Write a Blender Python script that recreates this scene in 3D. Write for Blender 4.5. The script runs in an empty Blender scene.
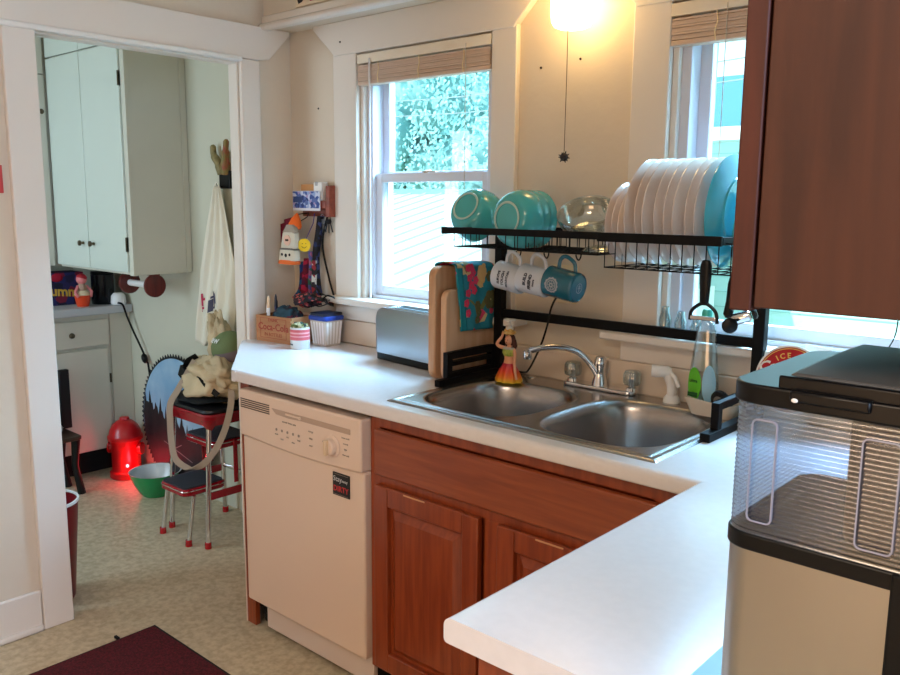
import bpy, bmesh, math, random
from mathutils import Vector, Matrix, noise
PI = math.pi
random.seed(7)
S = bpy.context.scene
C = S.collection

# ------------------------------------------------------------------ camera
cam_d = bpy.data.cameras.new('camera'); cam = bpy.data.objects.new('camera', cam_d); C.objects.link(cam)
YAW, PITCH, ROLL = 0.7289, -0.1604, 0.0086
fwd = Vector((-math.sin(YAW)*math.cos(PITCH), math.cos(YAW)*math.cos(PITCH), math.sin(PITCH)))
rt = Vector((math.cos(YAW), math.sin(YAW), 0)); up = rt.cross(fwd)
r2 = rt*math.cos(ROLL)+up*math.sin(ROLL); u2 = -rt*math.sin(ROLL)+up*math.cos(ROLL)
M = Matrix((r2, u2, -fwd)).transposed().to_4x4(); M.translation = (2.8492, -2.2020, 1.4699)
cam.matrix_world = M
cam_d.sensor_width = 36; cam_d.lens = 838.68/900*36; cam_d.clip_start = 0.02
S.camera = cam

# ------------------------------------------------------------------ view, world, lights
vs = S.view_settings
vs.view_transform = 'Standard'; vs.look = 'None'; vs.gamma = 1; vs.use_curve_mapping = False
vs.exposure = 0.32
w = bpy.data.worlds.new('world'); S.world = w; w.use_nodes = True
bg = w.node_tree.nodes['Background']; bg.inputs[0].default_value = (0.60, 0.88, 1.0, 1); bg.inputs[1].default_value = 2.3
def light(name, kind, loc, rot, energy, col, size=1, sy=None):
    d = bpy.data.lights.new(name, kind); d.energy = energy; d.color = col
    if kind == 'AREA':
        d.size = size
        if sy: d.shape = 'RECTANGLE'; d.size_y = sy
    elif kind == 'SUN': d.angle = 0.02
    else: d.shadow_soft_size = size
    o = bpy.data.objects.new(name, d); C.objects.link(o); o.location = loc; o.rotation_euler = rot
    return o
# sun from the kitchen's side of the house: it lights the yard, not the room
light('sun', 'SUN', (0, -5, 8), (math.radians(42), 0, math.radians(-25)), 5.0, (1, .96, .9))
for nm, x0, x1 in (('portal_left', .42, 1.07), ('portal_right', 1.70, 2.44)):
    p = light(nm, 'AREA', ((x0+x1)/2, .14, 1.55), (math.radians(-90), 0, 0), 1, (1, 1, 1), x1-x0, .95)
    p.data.cycles.is_portal = True
# area lamps added above the windows, out of view, to strengthen the daylight
for nm, x in (('sky_fill_left', .75), ('sky_fill_right', 2.05)):
    light(nm, 'AREA', (x, 1.05, 2.95), (math.radians(-52), 0, 0), 360, (.42, .68, 1.0), 1.5, 1.0)
# area lamp added under the ceiling behind the camera for warm fill
light('kitchen_ceiling_fill', 'AREA', (2.4, -2.9, 2.44), (0, 0, 0), 24, (1.0, .76, .55), .9, .9)
# fill lamps added in the kitchen, then daylight through the pantry window
light('right_blue_fill', 'AREA', (4.45, -2.3, 1.85), (0, math.radians(90), 0), 52, (.50, .69, 1.0), 1.3, 1.3)  # bluish lamp added inside the far wall; no window is built there
light('low_warm_fill', 'AREA', (2.3, -4.45, .95), (math.radians(90), 0, math.radians(12)), 12, (1, .60, .32), 1.4, 1.0)  # unseen low lamp added to warm the floor and lower walls
light('daylight_pantry_window', 'AREA', (-1.1, -2.55, 1.45), (math.radians(90), 0, 0), 24, (.64, .83, 1.0), .9, 1.1)

# ------------------------------------------------------------------ materials
def srgb(r, g, b):
    f = lambda v: ((v/255+.055)/1.055)**2.4 if v/255 > .04045 else v/255/12.92
    return (f(r), f(g), f(b), 1)
MATS = {}
def pm(name, col, rough=.5, metal=0, bump=0, bscale=60, var=0, vscale=6, col2=None, emit=0, trans=0, ior=1.45, coat=0, stretch=None, alpha=1, sss=0, detail=4, dist=0):
    if name in MATS: return MATS[name]
    m = bpy.data.materials.new(name); m.use_nodes = True; MATS[name] = m
    nt = m.node_tree; N = nt.nodes; L = nt.links; b = N['Principled BSDF']
    c = srgb(*col); b.inputs['Base Color'].default_value = c
    b.inputs['Roughness'].default_value = rough; b.inputs['Metallic'].default_value = metal
    b.inputs['IOR'].default_value = ior; b.inputs['Transmission Weight'].default_value = trans
    b.inputs['Coat Weight'].default_value = coat; b.inputs['Coat Roughness'].default_value = .12
    b.inputs['Alpha'].default_value = alpha
    if sss: b.inputs['Subsurface Weight'].default_value = sss; b.inputs['Subsurface Scale'].default_value = .02
    if emit:
        b.inputs['Emission Color'].default_value = c; b.inputs['Emission Strength'].default_value = emit
    tc = N.new('ShaderNodeTexCoord'); mp = N.new('ShaderNodeMapping'); L.new(tc.outputs['Object'], mp.inputs[0])
    if stretch: mp.inputs['Scale'].default_value = stretch
    if var or col2:
        n = N.new('ShaderNodeTexNoise'); n.inputs['Scale'].default_value = vscale; n.inputs['Detail'].default_value = detail
        n.inputs['Distortion'].default_value = dist
        L.new(mp.outputs[0], n.inputs['Vector'])
        r = N.new('ShaderNodeValToRGB'); r.color_ramp.elements[0].position = .35; r.color_ramp.elements[1].position = .65
        c2 = srgb(*col2) if col2 else (c[0]*(1-var), c[1]*(1-var), c[2]*(1-var), 1)
        r.color_ramp.elements[0].color = c2; r.color_ramp.elements[1].color = c
        L.new(n.outputs['Fac'], r.inputs[0]); L.new(r.outputs[0], b.inputs['Base Color'])
    if bump:
        n2 = N.new('ShaderNodeTexNoise'); n2.inputs['Scale'].default_value = bscale; n2.inputs['Detail'].default_value = 3
        L.new(mp.outputs[0], n2.inputs['Vector'])
        bp = N.new('ShaderNodeBump'); bp.inputs['Strength'].default_value = bump; bp.inputs['Distance'].default_value = .004
        L.new(n2.outputs['Fac'], bp.inputs['Height']); L.new(bp.outputs[0], b.inputs['Normal'])
    return m
def glassy(name, col, clear=.9, rough=.03, edge=.75):
    if name in MATS: return MATS[name]
    m = bpy.data.materials.new(name); m.use_nodes = True; MATS[name] = m
    nt = m.node_tree; nt.nodes.clear(); N = nt.nodes; L = nt.links
    o = N.new('ShaderNodeOutputMaterial'); t = N.new('ShaderNodeBsdfTransparent'); g = N.new('ShaderNodeBsdfGlossy'); mx = N.new('ShaderNodeMixShader')
    t.inputs[0].default_value = srgb(*col); g.inputs['Roughness'].default_value = rough
    lw = N.new('ShaderNodeLayerWeight'); lw.inputs[0].default_value = .35
    mr = N.new('ShaderNodeMapRange'); mr.inputs['To Min'].default_value = 1-clear; mr.inputs['To Max'].default_value = edge
    L.new(lw.outputs['Facing'], mr.inputs['Value']); L.new(mr.outputs[0], mx.inputs[0])
    L.new(t.outputs[0], mx.inputs[1]); L.new(g.outputs[0], mx.inputs[2]); L.new(mx.outputs[0], o.inputs[0])
    return m
def multi(name, cols, scale=30, rough=.8, stretch=None):
    """voronoi patchwork of several colours: printed cloth"""
    if name in MATS: return MATS[name]
    m = bpy.data.materials.new(name); m.use_nodes = True; MATS[name] = m
    nt = m.node_tree; N = nt.nodes; L = nt.links; b = N['Principled BSDF']; b.inputs['Roughness'].default_value = rough
    tc = N.new('ShaderNodeTexCoord'); v = N.new('ShaderNodeTexVoronoi'); v.inputs['Scale'].default_value = scale
    sp = N.new('ShaderNodeSeparateColor'); r = N.new('ShaderNodeValToRGB'); r.color_ramp.interpolation = 'CONSTANT'
    L.new(tc.outputs['Object'], v.inputs['Vector']); L.new(v.outputs['Color'], sp.inputs[0]); L.new(sp.outputs[0], r.inputs[0])
    L.new(r.outputs[0], b.inputs['Base Color'])
    e = r.color_ramp.elements
    while len(e) < len(cols): e.new(.5)
    for i, cc in enumerate(cols): e[i].position = i/len(cols); e[i].color = srgb(*cc)
    return m
def wood(name, c1, c2, axis='z', rough=.35, scale=9, coat=.3, bump=.05):
    st = {'z': (6, 6, .45), 'x': (.45, 6, 6), 'y': (6, .45, 6)}[axis]
    return pm(name, c1, rough, col2=c2, vscale=scale, stretch=st, coat=coat, bump=bump, bscale=60, detail=8, dist=.35)

trimM = pm('cream_trim_paint', (226, 217, 206), .38, bump=.04, bscale=25)
wallM = pm('plaster_paint', (218, 204, 184), .6, bump=.35, bscale=28, var=.05, vscale=3)
pantryM = pm('pantry_paint', (206, 204, 184), .55, bump=.1, bscale=20, var=.05, vscale=2)
ceilM = pm('ceiling_paint', (228, 220, 206), .7)
whiteM = pm('white_paint', (232, 230, 224), .35)
vinylM = pm('vinyl_white', (214, 216, 226), .3)
counterM = pm('laminate_counter', (226, 222, 222), .2, bump=.02, bscale=400, var=.03, vscale=60)
floorM = pm('vinyl_floor', (210, 196, 166), .55, col2=(184, 168, 138), vscale=48, bump=.03, bscale=60, detail=10)
cherryZ = wood('cherry_wood_upright', (150, 68, 32), (126, 52, 23), 'z')
cherryX = wood('cherry_wood_level', (150, 74, 38), (128, 57, 28), 'x')
brownZ = wood('walnut_wood_upright', (82, 42, 24), (62, 30, 16), 'z', .55, scale=5, coat=0)
brownF = wood('walnut_face_frame', (84, 38, 24), (64, 28, 18), 'z', .55, scale=8, coat=0)
steelM = pm('stainless_steel', (196, 194, 192), .22, 1, bump=.03, bscale=8, stretch=(1, 1, 40))
sinkM = pm('sink_steel', (176, 173, 172), .27, 1, bump=.02, bscale=200)
chromeM = pm('chrome', (225, 225, 228), .08, 1)
blackM = pm('black_powder_coat', (5, 5, 7), .55)
blackM.node_tree.nodes['Principled BSDF'].inputs['Specular IOR Level'].default_value = .2
blackP = pm('black_plastic', (8, 8, 9), .35)
blackP.node_tree.nodes['Principled BSDF'].inputs['Specular IOR Level'].default_value = .3
dwM = pm('bisque_enamel', (228, 204, 184), .3)
dwGrey = pm('grey_print', (150, 135, 122), .5)
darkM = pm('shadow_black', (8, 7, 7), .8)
paneM = glassy('window_glass', (240, 250, 250), .985, .02, .25)
clearM = glassy('clear_plastic', (225, 238, 240), .78, .08)
clearG = glassy('clear_glass', (236, 240, 236), .8, .04)
whiteP = pm('white_plastic', (238, 236, 232), .3)
tealGl = pm('turquoise_glaze', (66, 170, 176), .12, coat=.6)
whiteGl = pm('white_glaze', (220, 204, 192), .16, coat=.5)
redM = pm('red_enamel', (170, 12, 24), .25, coat=.5)

# ------------------------------------------------------------------ mesh tools
class MB:
    def __init__(s): s.v = []; s.f = []
    def add(s, vs, fs):
        o = len(s.v); s.v += [Vector(v) for v in vs]; s.f += [[i+o for i in f] for f in fs]; return s
    def box(s, x0, x1, y0, y1, z0, z1):
        return s.add([(x0,y0,z0),(x1,y0,z0),(x1,y1,z0),(x0,y1,z0),(x0,y0,z1),(x1,y0,z1),(x1,y1,z1),(x0,y1,z1)],
              [(3,2,1,0),(4,5,6,7),(0,1,5,4),(1,2,6,5),(2,3,7,6),(3,0,4,7)])
    def prism(s, poly, a, b, axis='z'):
        mk = {'z': lambda p, t: (p[0], p[1], t), 'x': lambda p, t: (t, p[0], p[1]), 'y': lambda p, t: (p[0], t, p[1])}[axis]
        n = len(poly)
        return s.add([mk(p, a) for p in poly]+[mk(p, b) for p in poly],
              [list(range(n))[::-1], list(range(n, 2*n))]+[[i, (i+1) % n, n+(i+1) % n, n+i] for i in range(n)])
    def rings(s, rings, cap=True, close=False):
        n = len(rings[0]); vs = [p for r in rings for p in r]; fs = []
        R = len(rings)
        for k in range(R if close else R-1):
            a = k*n; b = ((k+1) % R)*n
            for i in range(n):
                j = (i+1) % n; fs.append([a+i, a+j, b+j, b+i])
        if cap and not close: fs += [list(range(n))[::-1], list(range((R-1)*n, R*n))]
        return s.add(vs, fs)
    def lathe(s, prof, c=(0,0,0), axis=(0,0,1), seg=32, cap=True, sx=1, sy=1):
        q = Vector(axis).normalized().to_track_quat('Z', 'Y'); c = Vector(c)
        rs = []
        for r, z in prof:
            r = max(r, 1e-5)
            rs.append([c + q @ Vector((r*sx*math.cos(2*PI*i/seg), r*sy*math.sin(2*PI*i/seg), z)) for i in range(seg)])
        return s.rings(rs, cap)
    def cyl(s, p0, p1, r0, r1=None, seg=20):
        p0 = Vector(p0); p1 = Vector(p1); r1 = r0 if r1 is None else r1
        return s.lathe([(r0, 0), (r1, (p1-p0).length)], p0, p1-p0, seg)
    def tube(s, pts, r, seg=8, close=False, flat=None):
        pts = [Vector(p) for p in pts]; n = len(pts); rs = []
        rad = r if isinstance(r, (list, tuple)) else [r]*n
        prev = None
        for i, p in enumerate(pts):
            if close: t = pts[(i+1) % n]-pts[i-1]
            else: t = pts[min(i+1, n-1)]-pts[max(i-1, 0)]
            t.normalize()
            if prev is None:
                a = Vector((0,0,1)) if abs(t.z) < .9 else Vector((1,0,0)); u = t.cross(a).normalized()
            else: u = (prev - t*prev.dot(t)).normalized()
            prev = u; v = t.cross(u)
            fl = flat if flat else 1
            rs.append([p + u*rad[i]*math.cos(2*PI*k/seg) + v*rad[i]*fl*math.sin(2*PI*k/seg) for k in range(seg)])
        return s.rings(rs, True, close)
    def ball(s, c, r, seg=20, rg=12, sc=(1,1,1)):
        c = Vector(c); rs = []
        for j in range(rg+1):
            a = PI*j/rg; rr = max(math.sin(a), 1e-4)
            rs.append([c+Vector((r*sc[0]*rr*math.cos(2*PI*i/seg), r*sc[1]*rr*math.sin(2*PI*i/seg), -r*sc[2]*math.cos(a))) for i in range(seg)])
        return s.rings(rs)
    def sheet(s, fn, nu, nv, th=0):
        vs = [Vector(fn(i/nu, j/nv)) for j in range(nv+1) for i in range(nu+1)]
        fs = [[j*(nu+1)+i, j*(nu+1)+i+1, (j+1)*(nu+1)+i+1, (j+1)*(nu+1)+i] for j in range(nv) for i in range(nu)]
        return s.add(vs, fs)
    def warp(s, fn): s.v = [Vector(fn(v)) for v in s.v]; return s
    def rot(s, ang, axis, c):
        m = Matrix.Rotation(ang, 3, axis); c = Vector(c); s.v = [c + m @ (v-c) for v in s.v]; return s
    def move(s, d): d = Vector(d); s.v = [v+d for v in s.v]; return s
    def join(s, o): return s.add(o.v, o.f)
def bez(ps, n=24):
    """Catmull-Rom through points"""
    ps = [Vector(p) for p in ps]; P = [ps[0]*2-ps[1]]+ps+[ps[-1]*2-ps[-2]]; out = []
    for i in range(1, len(P)-2):
        for k in range(n):
            t = k/n; a, b, c, d = P[i-1], P[i], P[i+1], P[i+2]
            out.append(.5*((2*b)+(c-a)*t+(2*a-5*b+4*c-d)*t*t+(3*b-a-3*c+d)*t**3))
    return out+[ps[-1]]
def rrect(x0, x1, y0, y1, r, n=6):
    o = []
    for cx, cy, a0 in ((x1-r, y1-r, 0), (x0+r, y1-r, 90), (x0+r, y0+r, 180), (x1-r, y0+r, 270)):
        for k in range(n+1):
            a = math.radians(a0+90*k/n); o.append((cx+r*math.cos(a), cy+r*math.sin(a)))
    return o

OFF = {}
def props(o, label=None, cat=None, group=None, kind=None):
    if label: o['label'] = label
    if cat: o['category'] = cat
    if group: o['group'] = group
    if kind: o['kind'] = kind
    return o
def thing(name, loc, label=None, cat=None, group=None, kind=None):
    o = bpy.data.objects.new(name, None); C.objects.link(o); o.location = loc; o.empty_display_size = .05
    OFF[o.name] = Vector(loc); return props(o, label, cat, group, kind)
def part(name, mb, mat, parent=None, bev=0, smooth=True, ang=35, solid=0, label=None, cat=None, group=None, kind=None, seg=2, sub=0):
    if parent is not None: off = OFF[parent.name]
    else:
        xs = [v.x for v in mb.v]; ys = [v.y for v in mb.v]; zs = [v.z for v in mb.v]
        off = Vector(((min(xs)+max(xs))/2, (min(ys)+max(ys))/2, min(zs)))
    me = bpy.data.meshes.new(name); me.from_pydata([v-off for v in mb.v], [], mb.f); me.update()
    bm = bmesh.new(); bm.from_mesh(me)
    bmesh.ops.remove_doubles(bm, verts=bm.verts, dist=1e-6)
    if not solid: bmesh.ops.recalc_face_normals(bm, faces=bm.faces)
    bm.to_mesh(me); bm.free()
    for m in (mat if isinstance(mat, list) else [mat]): me.materials.append(m)
    if smooth: me.shade_smooth(); me.set_sharp_from_angle(angle=math.radians(ang))
    o = bpy.data.objects.new(name, me); C.objects.link(o)
    if parent is not None: o.parent = parent; OFF[o.name] = OFF[parent.name]
    else: o.location = off; OFF[o.name] = off
    if solid:
        md = o.modifiers.new('solid', 'SOLIDIFY'); md.thickness = solid; md.offset = 0
    if sub:
        md = o.modifiers.new('sub', 'SUBSURF'); md.levels = sub; md.render_levels = sub
    if bev:
        md = o.modifiers.new('bevel', 'BEVEL'); md.width = bev; md.segments = seg; md.limit_method = 'ANGLE'; md.angle_limit = math.radians(40)
    return props(o, label, cat, group, kind)
def single(name, mb, mat, label, cat, group=None, **k): return part(name, mb, mat, None, label=label, cat=cat, group=group, **k)
def struct(name, mb, mat, **k): return part(name, mb, mat, None, kind='structure', **k)
def clone(root, loc=None, rot=None, label=None, group=None):
    r = root.copy(); C.objects.link(r)
    if loc is not None: r.location = loc
    if rot is not None: r.rotation_euler = rot
    if label: r['label'] = label
    if group: r['group'] = group
    for ch in list(root.children):
        c = ch.copy(); C.objects.link(c); c.parent = r
        for g in list(ch.children):
            d = g.copy(); C.objects.link(d); d.parent = c
    return r
def text_mb(s, size, mapf, depth=.0006, align='CENTER', bold=0, spacing=1):
    """lettering as geometry; mapf takes (x, y, z) of the flat text to the place"""
    cu = bpy.data.curves.new('t', 'FONT'); cu.body = s; cu.size = size; cu.extrude = depth; cu.align_x = align; cu.align_y = 'CENTER'
    cu.offset = bold; cu.resolution_u = 2; cu.space_character = spacing
    o = bpy.data.objects.new('t', cu); C.objects.link(o)
    me = bpy.data.meshes.new_from_object(o.evaluated_get(bpy.context.evaluated_depsgraph_get()))
    mb = MB(); mb.add([mapf(v.co) for v in me.vertices], [list(p.vertices) for p in me.polygons])
    bpy.data.objects.remove(o); bpy.data.curves.remove(cu); bpy.data.meshes.remove(me)
    return mb

# ================================================================== SETTING
X1, Y1, H = 4.6, -4.6, 2.55
struct('floor', MB().box(-2.2, X1, Y1, .1, -.05, 0), floorM)
struct('ceiling', MB().box(-2.2, X1, Y1, .1, H, H+.05), ceilM)
D0, D1, DH = -1.016, -.250, 1.996                    # doorway
struct('wall_left', MB().box(-.055, 0, Y1, D0, 0, H).box(-.055, 0, D1, 0, 0, H).box(-.055, 0, D0, D1, DH, H), wallM)
WL, WR, WZ0, WZ1 = (.42, 1.072), (1.70, 2.44), 1.085, 2.012
struct('wall_back', MB().box(-.055, WL[0], 0, .16, 0, H).box(WL[1], WR[0], 0, .16, 0, H).box(WR[1], X1, 0, .16, 0, H)
       .box(WL[0], WL[1], 0, .16, 0, WZ0).box(WL[0], WL[1], 0, .16, WZ1, H).box(WR[0], WR[1], 0, .16, 0, WZ0).box(WR[0], WR[1], 0, .16, WZ1, H), wallM)
struct('wall_right', MB().box(2.80, 2.92, -1.43, 0, 0, H).box(X1, X1+.1, Y1, .1, 0, H), wallM)
struct('wall_front', MB().box(-2.2, X1, Y1-.1, Y1, 0, H).box(-2.1, -.055, -2.75, -2.65, 0, H), wallM)
struct('wall_pantry', MB().box(-2.1, -.055, 0.0, .16, 0, H).box(-2.2, -2.1, -2.7, .16, 0, H), pantryM)
# soffit over the window wall with its moulding
struct('trim_1', MB().box(0, 2.8, -.125, 0, 2.135, H), wallM)
pr = [(-.10, 2.130), (-.135, 2.122), (-.150, 2.124), (-.158, 2.132), (-.156, 2.142), (-.146, 2.149), (-.136, 2.151), (-.136, 2.178), (-.125, 2.180), (-.10, 2.17)]
struct('trim_2', MB().prism(pr, 0, 2.8, 'x'), trimM, bev=.003)

# doorway casing (door_1)
d = thing('door_1', (0, (D0+D1)/2, 0), kind='structure')
part('casing_side', MB().box(0, .022, -1.118, D0, 0, DH+.01), trimM, d, bev=.004)
part('casing_side', MB().box(0, .022, D1, -.165, 0, DH+.01), trimM, d, bev=.004)
part('door_jamb', MB().box(-.057, .0, D0-.001, D0+.008, 0, DH), trimM, d, bev=.003)
part('door_jamb', MB().box(-.057, .0, D1-.008, D1+.001, 0, DH), trimM, d, bev=.003)
part('door_jamb', MB().box(-.057, .0, D0, D1, DH-.008, DH+.001), trimM, d, bev=.003)
hp = [(-1.50, DH+.012), (-1.12, DH+.012), (-.165, DH+.012), (-.12, DH+.02), (-.02, 2.118), (-.02, 2.135), (-.12, 2.135), (-1.50, 2.135)]
part('door_header', MB().prism(hp, 0.0, .024, 'x'), trimM, d, bev=.003)
part('header_moulding', MB().box(0.0, .034, -1.14, -.25, DH-.002, DH+.016), whiteM, d, bev=.005)
struct('baseboard_left', MB().box(0, .016, Y1, -1.119, 0, .145), trimM, bev=.005)
struct('trim_3', MB().box(.0, .028, Y1, -1.119, 0, .022), trimM, bev=.008)

# windows
def window(n, x0, x1, ears=(.085, .085), slatn=9, pull=True):
    wt = thing('window_%d' % n, ((x0+x1)/2, 0, WZ0), kind='structure')
    P = lambda nm, mb, m, b=.003, **k: part(nm, mb, m, wt, bev=b, **k)
    cw = .13 if n == 1 else .115
    r = .1 if n == 1 else .13
    P('casing_side', MB().box(x0-cw, x0, -.022, 0, WZ0, WZ1+.01), trimM)
    P('casing_side', MB().box(x1, x1+r, -.022, 0, WZ0, WZ1+.01), trimM)
    hx0, hx1 = x0-cw, x1+r
    P('window_header', MB().prism([(hx0+.01, WZ1), (hx1-.01, WZ1), (hx1+.0, WZ1+.012), (hx1+.1, 2.12), (hx1+.1, 2.135), (hx0-.11, 2.135), (hx0-.11, 2.12), (hx0, WZ1+.012)], -.027, 0, 'y'), trimM)
    P('jamb_liner', MB().box(x0-.001, x0+.018, 0, .155, WZ0, WZ1).box(x1-.018, x1+.001, 0, .155, WZ0, WZ1).box(x0, x1, 0, .155, WZ1-.015, WZ1+.001), trimM)
    P('sill', MB().box(x0-.16, x1+.15, -.075, .02, 1.072, 1.098).box(x0, x1, 0, .16, 1.072, 1.094), trimM, .006)
    P('apron', MB().box(x0-cw, x1+r, -.024, 0, 1.008, 1.072), trimM)
    a, b = x0+.018, x1-.018
    f = MB()
    for xa, xb in ((a, a+.028), (b-.028, b)): f.box(xa, xb, .02, .12, 1.094, WZ1-.015)
    f.box(a, b, .02, .12, 1.094, 1.112).box(a, b, .02, .12, WZ1-.04, WZ1-.015)
    P('vinyl_frame', f, vinylM)
    def sash(z0, z1, y0, y1, nm):
        s = MB(); xa, xb = a+.026, b-.026
        s.box(xa, xa+.036, y0, y1, z0, z1).box(xb-.036, xb, y0, y1, z0, z1).box(xa+.036, xb-.036, y0, y1, z0, z0+.036).box(xa+.036, xb-.036, y0, y1, z1-.032, z1)
        so = P(nm, s, vinylM)
        part('glass_pane', MB().box(xa+.034, xb-.034, (y0+y1)/2-.002, (y0+y1)/2+.002, z0+.034, z1-.030), paneM, so)
        return so
    sash(1.112, 1.572, .035, .065, 'lower_sash')
    us = sash(1.545, WZ1-.04, .075, .105, 'upper_sash')
    cx = (a+b)/2
    part('sash_lock', MB().lathe([(.016, 0), (.016, .008), (.008, .012)], (cx-.02, .05, 1.572)).box(cx-.045, cx+.02, .044, .056, 1.572, 1.58), pm('tan_metal', (170, 150, 130), .4), us)
    return wt
window(1, *WL); window(2, *WR)

# ------------------------------------------------------------------ counter and backsplash
CT = thing('countertop', (1.4, -.32, .876), 'white laminate L-shaped countertop with clipped left end', 'countertop')
ZT, ZB = .914, .876
def prof(o, i, r=.014):      # rounded front profile from outer o to inner i (2D: pos, z)
    s = 1 if i > o else -1; pts = []
    for k in range(7):
        a = PI/2*k/6; pts.append((o+s*(r-r*math.cos(a)), ZT-r+r*math.sin(a)))
    pts = pts[::1]+[(i, ZT), (i, ZB)]
    q = []
    for k in range(4):
        a = PI/2*k/3; q.append((o+s*(.006-.006*math.sin(a)), ZB+.006-.006*math.cos(a)))
    return pts+q
L = 2.135
ct = MB()
ct.prism([(.003, -.03), (.003, -.250), (.022, -.288), (.492, -.650), (.512, -.650), (.512, -.618), (1.19, -.618), (1.19, -.03)], ZB, ZT)
ct.prism(prof(-.65, -.618), .512, L+.014, 'x')
ct.prism([(L+.014, -.636), (L+.03, -.636), (L+.03, -.618), (L+.014, -.618)], ZB, ZT)
ct.prism([(1.19, -.618), (2.01, -.618), (2.01, -.592), (1.19, -.592)], ZB, ZT)
ct.prism([(1.19, -.05), (2.01, -.05), (2.01, -.03), (1.19, -.03)], ZB, ZT)
ct.prism([(2.01, -.618), (2.797, -.618), (2.797, -.03), (2.01, -.03)], ZB, ZT)
ct.prism([(L+.03, -1.41), (2.797, -1.41), (2.797, -.618), (L+.03, -.618)], ZB, ZT)
ct.prism(prof(L, L+.03), -1.41, -.636, 'y')
part('counter_slab', ct, counterM, CT)
part('backsplash', MB().box(.002, 2.797, -.028, -.001, ZT, 1.007), pm('backsplash_laminate', (222, 204, 184), .35), CT, bev=.004)

# ------------------------------------------------------------------ base cabinets
def raised_door(mb, x0, x1, z0, z1, yf, t=.02, rail=.055):
    """frame and panel door facing -Y; front plane at yf"""
    mb.box(x0, x0+rail, yf, yf+t, z0, z1).box(x1-rail, x1, yf, yf+t, z0, z1).box(x0+rail, x1-rail, yf, yf+t, z0, z0+rail).box(x0+rail, x1-rail, yf, yf+t, z1-rail, z1)
def raised_panel(x0, x1, z0, z1, yf, t=.02, rail=.055):
    m = MB(); a, b, c, e = x0+rail, x1-rail, z0+rail, z1-rail
    g = .010; s = .020
    o = [(a, yf+.014, c), (b, yf+.014, c), (b, yf+.014, e), (a, yf+.014, e)]
    i1 = [(a+g, yf+.014, c+g), (b-g, yf+.014, c+g), (b-g, yf+.014, e-g), (a+g, yf+.014, e-g)]
    i2 = [(a+g+s, yf+.001, c+g+s), (b-g-s, yf+.001, c+g+s), (b-g-s, yf+.001, e-g-s), (a+g+s, yf+.001, e-g-s)]
    bk = [(a, yf+t, c), (b, yf+t, c), (b, yf+t, e), (a, yf+t, e)]
    return m.rings([bk, o, i1, i2])
SC = thing('sink_base_cabinet', (1.63, -.3, 0), 'reddish cherry wood sink cabinet with false drawer front and raised panel doors', 'cabinet')
part('body', MB().box(1.138, 2.16, -.605, -.03, .10, .705).box(1.138, 2.16, -.605, -.59, .705, ZB).box(1.138, 1.15, -.59, -.03, .705, ZB).box(1.138, 2.16, -.53, -.51, 0, .10), cherryZ, SC)
fr = MB().box(1.134, 1.172, -.618, -.605, .10, ZB).box(1.172, 2.03, -.618, -.605, .84, ZB).box(1.172, 2.03, -.618, -.605, .672, .708).box(1.56, 1.606, -.618, -.605, .135, .672).box(1.172, 2.03, -.618, -.605, .10, .135).box(2.03, 2.157, -.618, -.605, .10, ZB)
part('face_frame', fr, cherryZ, SC, bev=.001)
part('false_drawer_front', MB().box(1.165, 2.045, -.637, -.618, .704, .838), cherryX, SC, bev=.006, seg=3)
for a, b in ((1.165, 1.552), (1.613, 2.045)):
    m = MB(); raised_door(m, a, b, .118, .674, -.637); dd = part('door', m, cherryZ, SC, bev=.003)
    part('door_panel', raised_panel(a, b, .118, .674, -.637), cherryZ, dd, ang=8)
    part('hinge_gap_plate', MB().box(a+.12, a+.2, -.6385, -.637, .669, .673), pm('worn_edge', (205, 150, 110), .5), dd)
LC = thing('peninsula_base_cabinet', (2.48, -1.0, 0), 'cherry wood cabinet under the foreground countertop leg', 'cabinet')
part('body', MB().box(2.185, 2.79, -1.375, -.66, .10, ZB).box(2.25, 2.79, -1.375, -.66, 0, .10), cherryZ, LC, bev=.002)
part('end_panel', MB().box(2.18, 2.79, -1.39, -1.375, .0, ZB), cherryZ, LC, bev=.002)
part('corner_stile', MB().box(2.158, 2.187, -.70, -.604, .10, ZB), cherryZ, LC)
part('door', MB().box(2.165, 2.185, -1.36, -1.02, .12, .86), cherryZ, LC, bev=.003)
part('door', MB().box(2.165, 2.185, -1.0, -.705, .12, .86), cherryZ, LC, bev=.003)
# end panel beside the dishwasher
EP = thing('dishwasher_end_panel', (.49, -.4, 0), 'tall narrow cherry wood end panel left of the dishwasher', 'cabinet panel')
part('front_stile', MB().box(.478, .527, -.607, -.588, 0, ZB), cherryZ, EP, bev=.002)
part('side_board', MB().prism([(.478, -.588), (.49, -.57), (.052, -.262), (.04, -.278)], 0, ZB), cherryZ, EP)
part('edge_strip', MB().box(.474, .478, -.609, -.588, 0, ZB), pm('pale_edge', (232, 214, 200), .4), EP)

# ------------------------------------------------------------------ dishwasher
DW = thing('dishwasher', (.83, -.35, 0), 'bisque built-in dishwasher with control dial and vent, between end panel and cabinet', 'dishwasher')
part('tub', MB().box(.55, 1.125, -.585, -.03, .02, .868), darkM, DW)
dx0, dx1 = .534, 1.129
part('door_panel', MB().box(dx0, dx1, -.641, -.590, .118, .700), dwM, DW, bev=.008, seg=3)
def arc(x): return .697+.0*x
poly = [(dx0, .703), (dx0+.06, .7005)]+[(dx0+.06+(dx1-dx0-.06)*k/12, .7005-.010*math.sin(PI*k/12)) for k in range(1, 13)]+[(dx1, .858), (dx0, .858)]
part('control_panel', MB().prism([p for p in poly], -.652, -.590, 'y'), dwM, DW, bev=.007, seg=3)
part('kick_plate', MB().box(.595, 1.129, -.607, -.59, .022, .115), pm('bisque_kick', (214, 198, 188), .35), DW, bev=.002)
part('kick_shadow', MB().box(.527, .60, -.56, -.55, .0, .12), darkM, DW)
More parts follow.
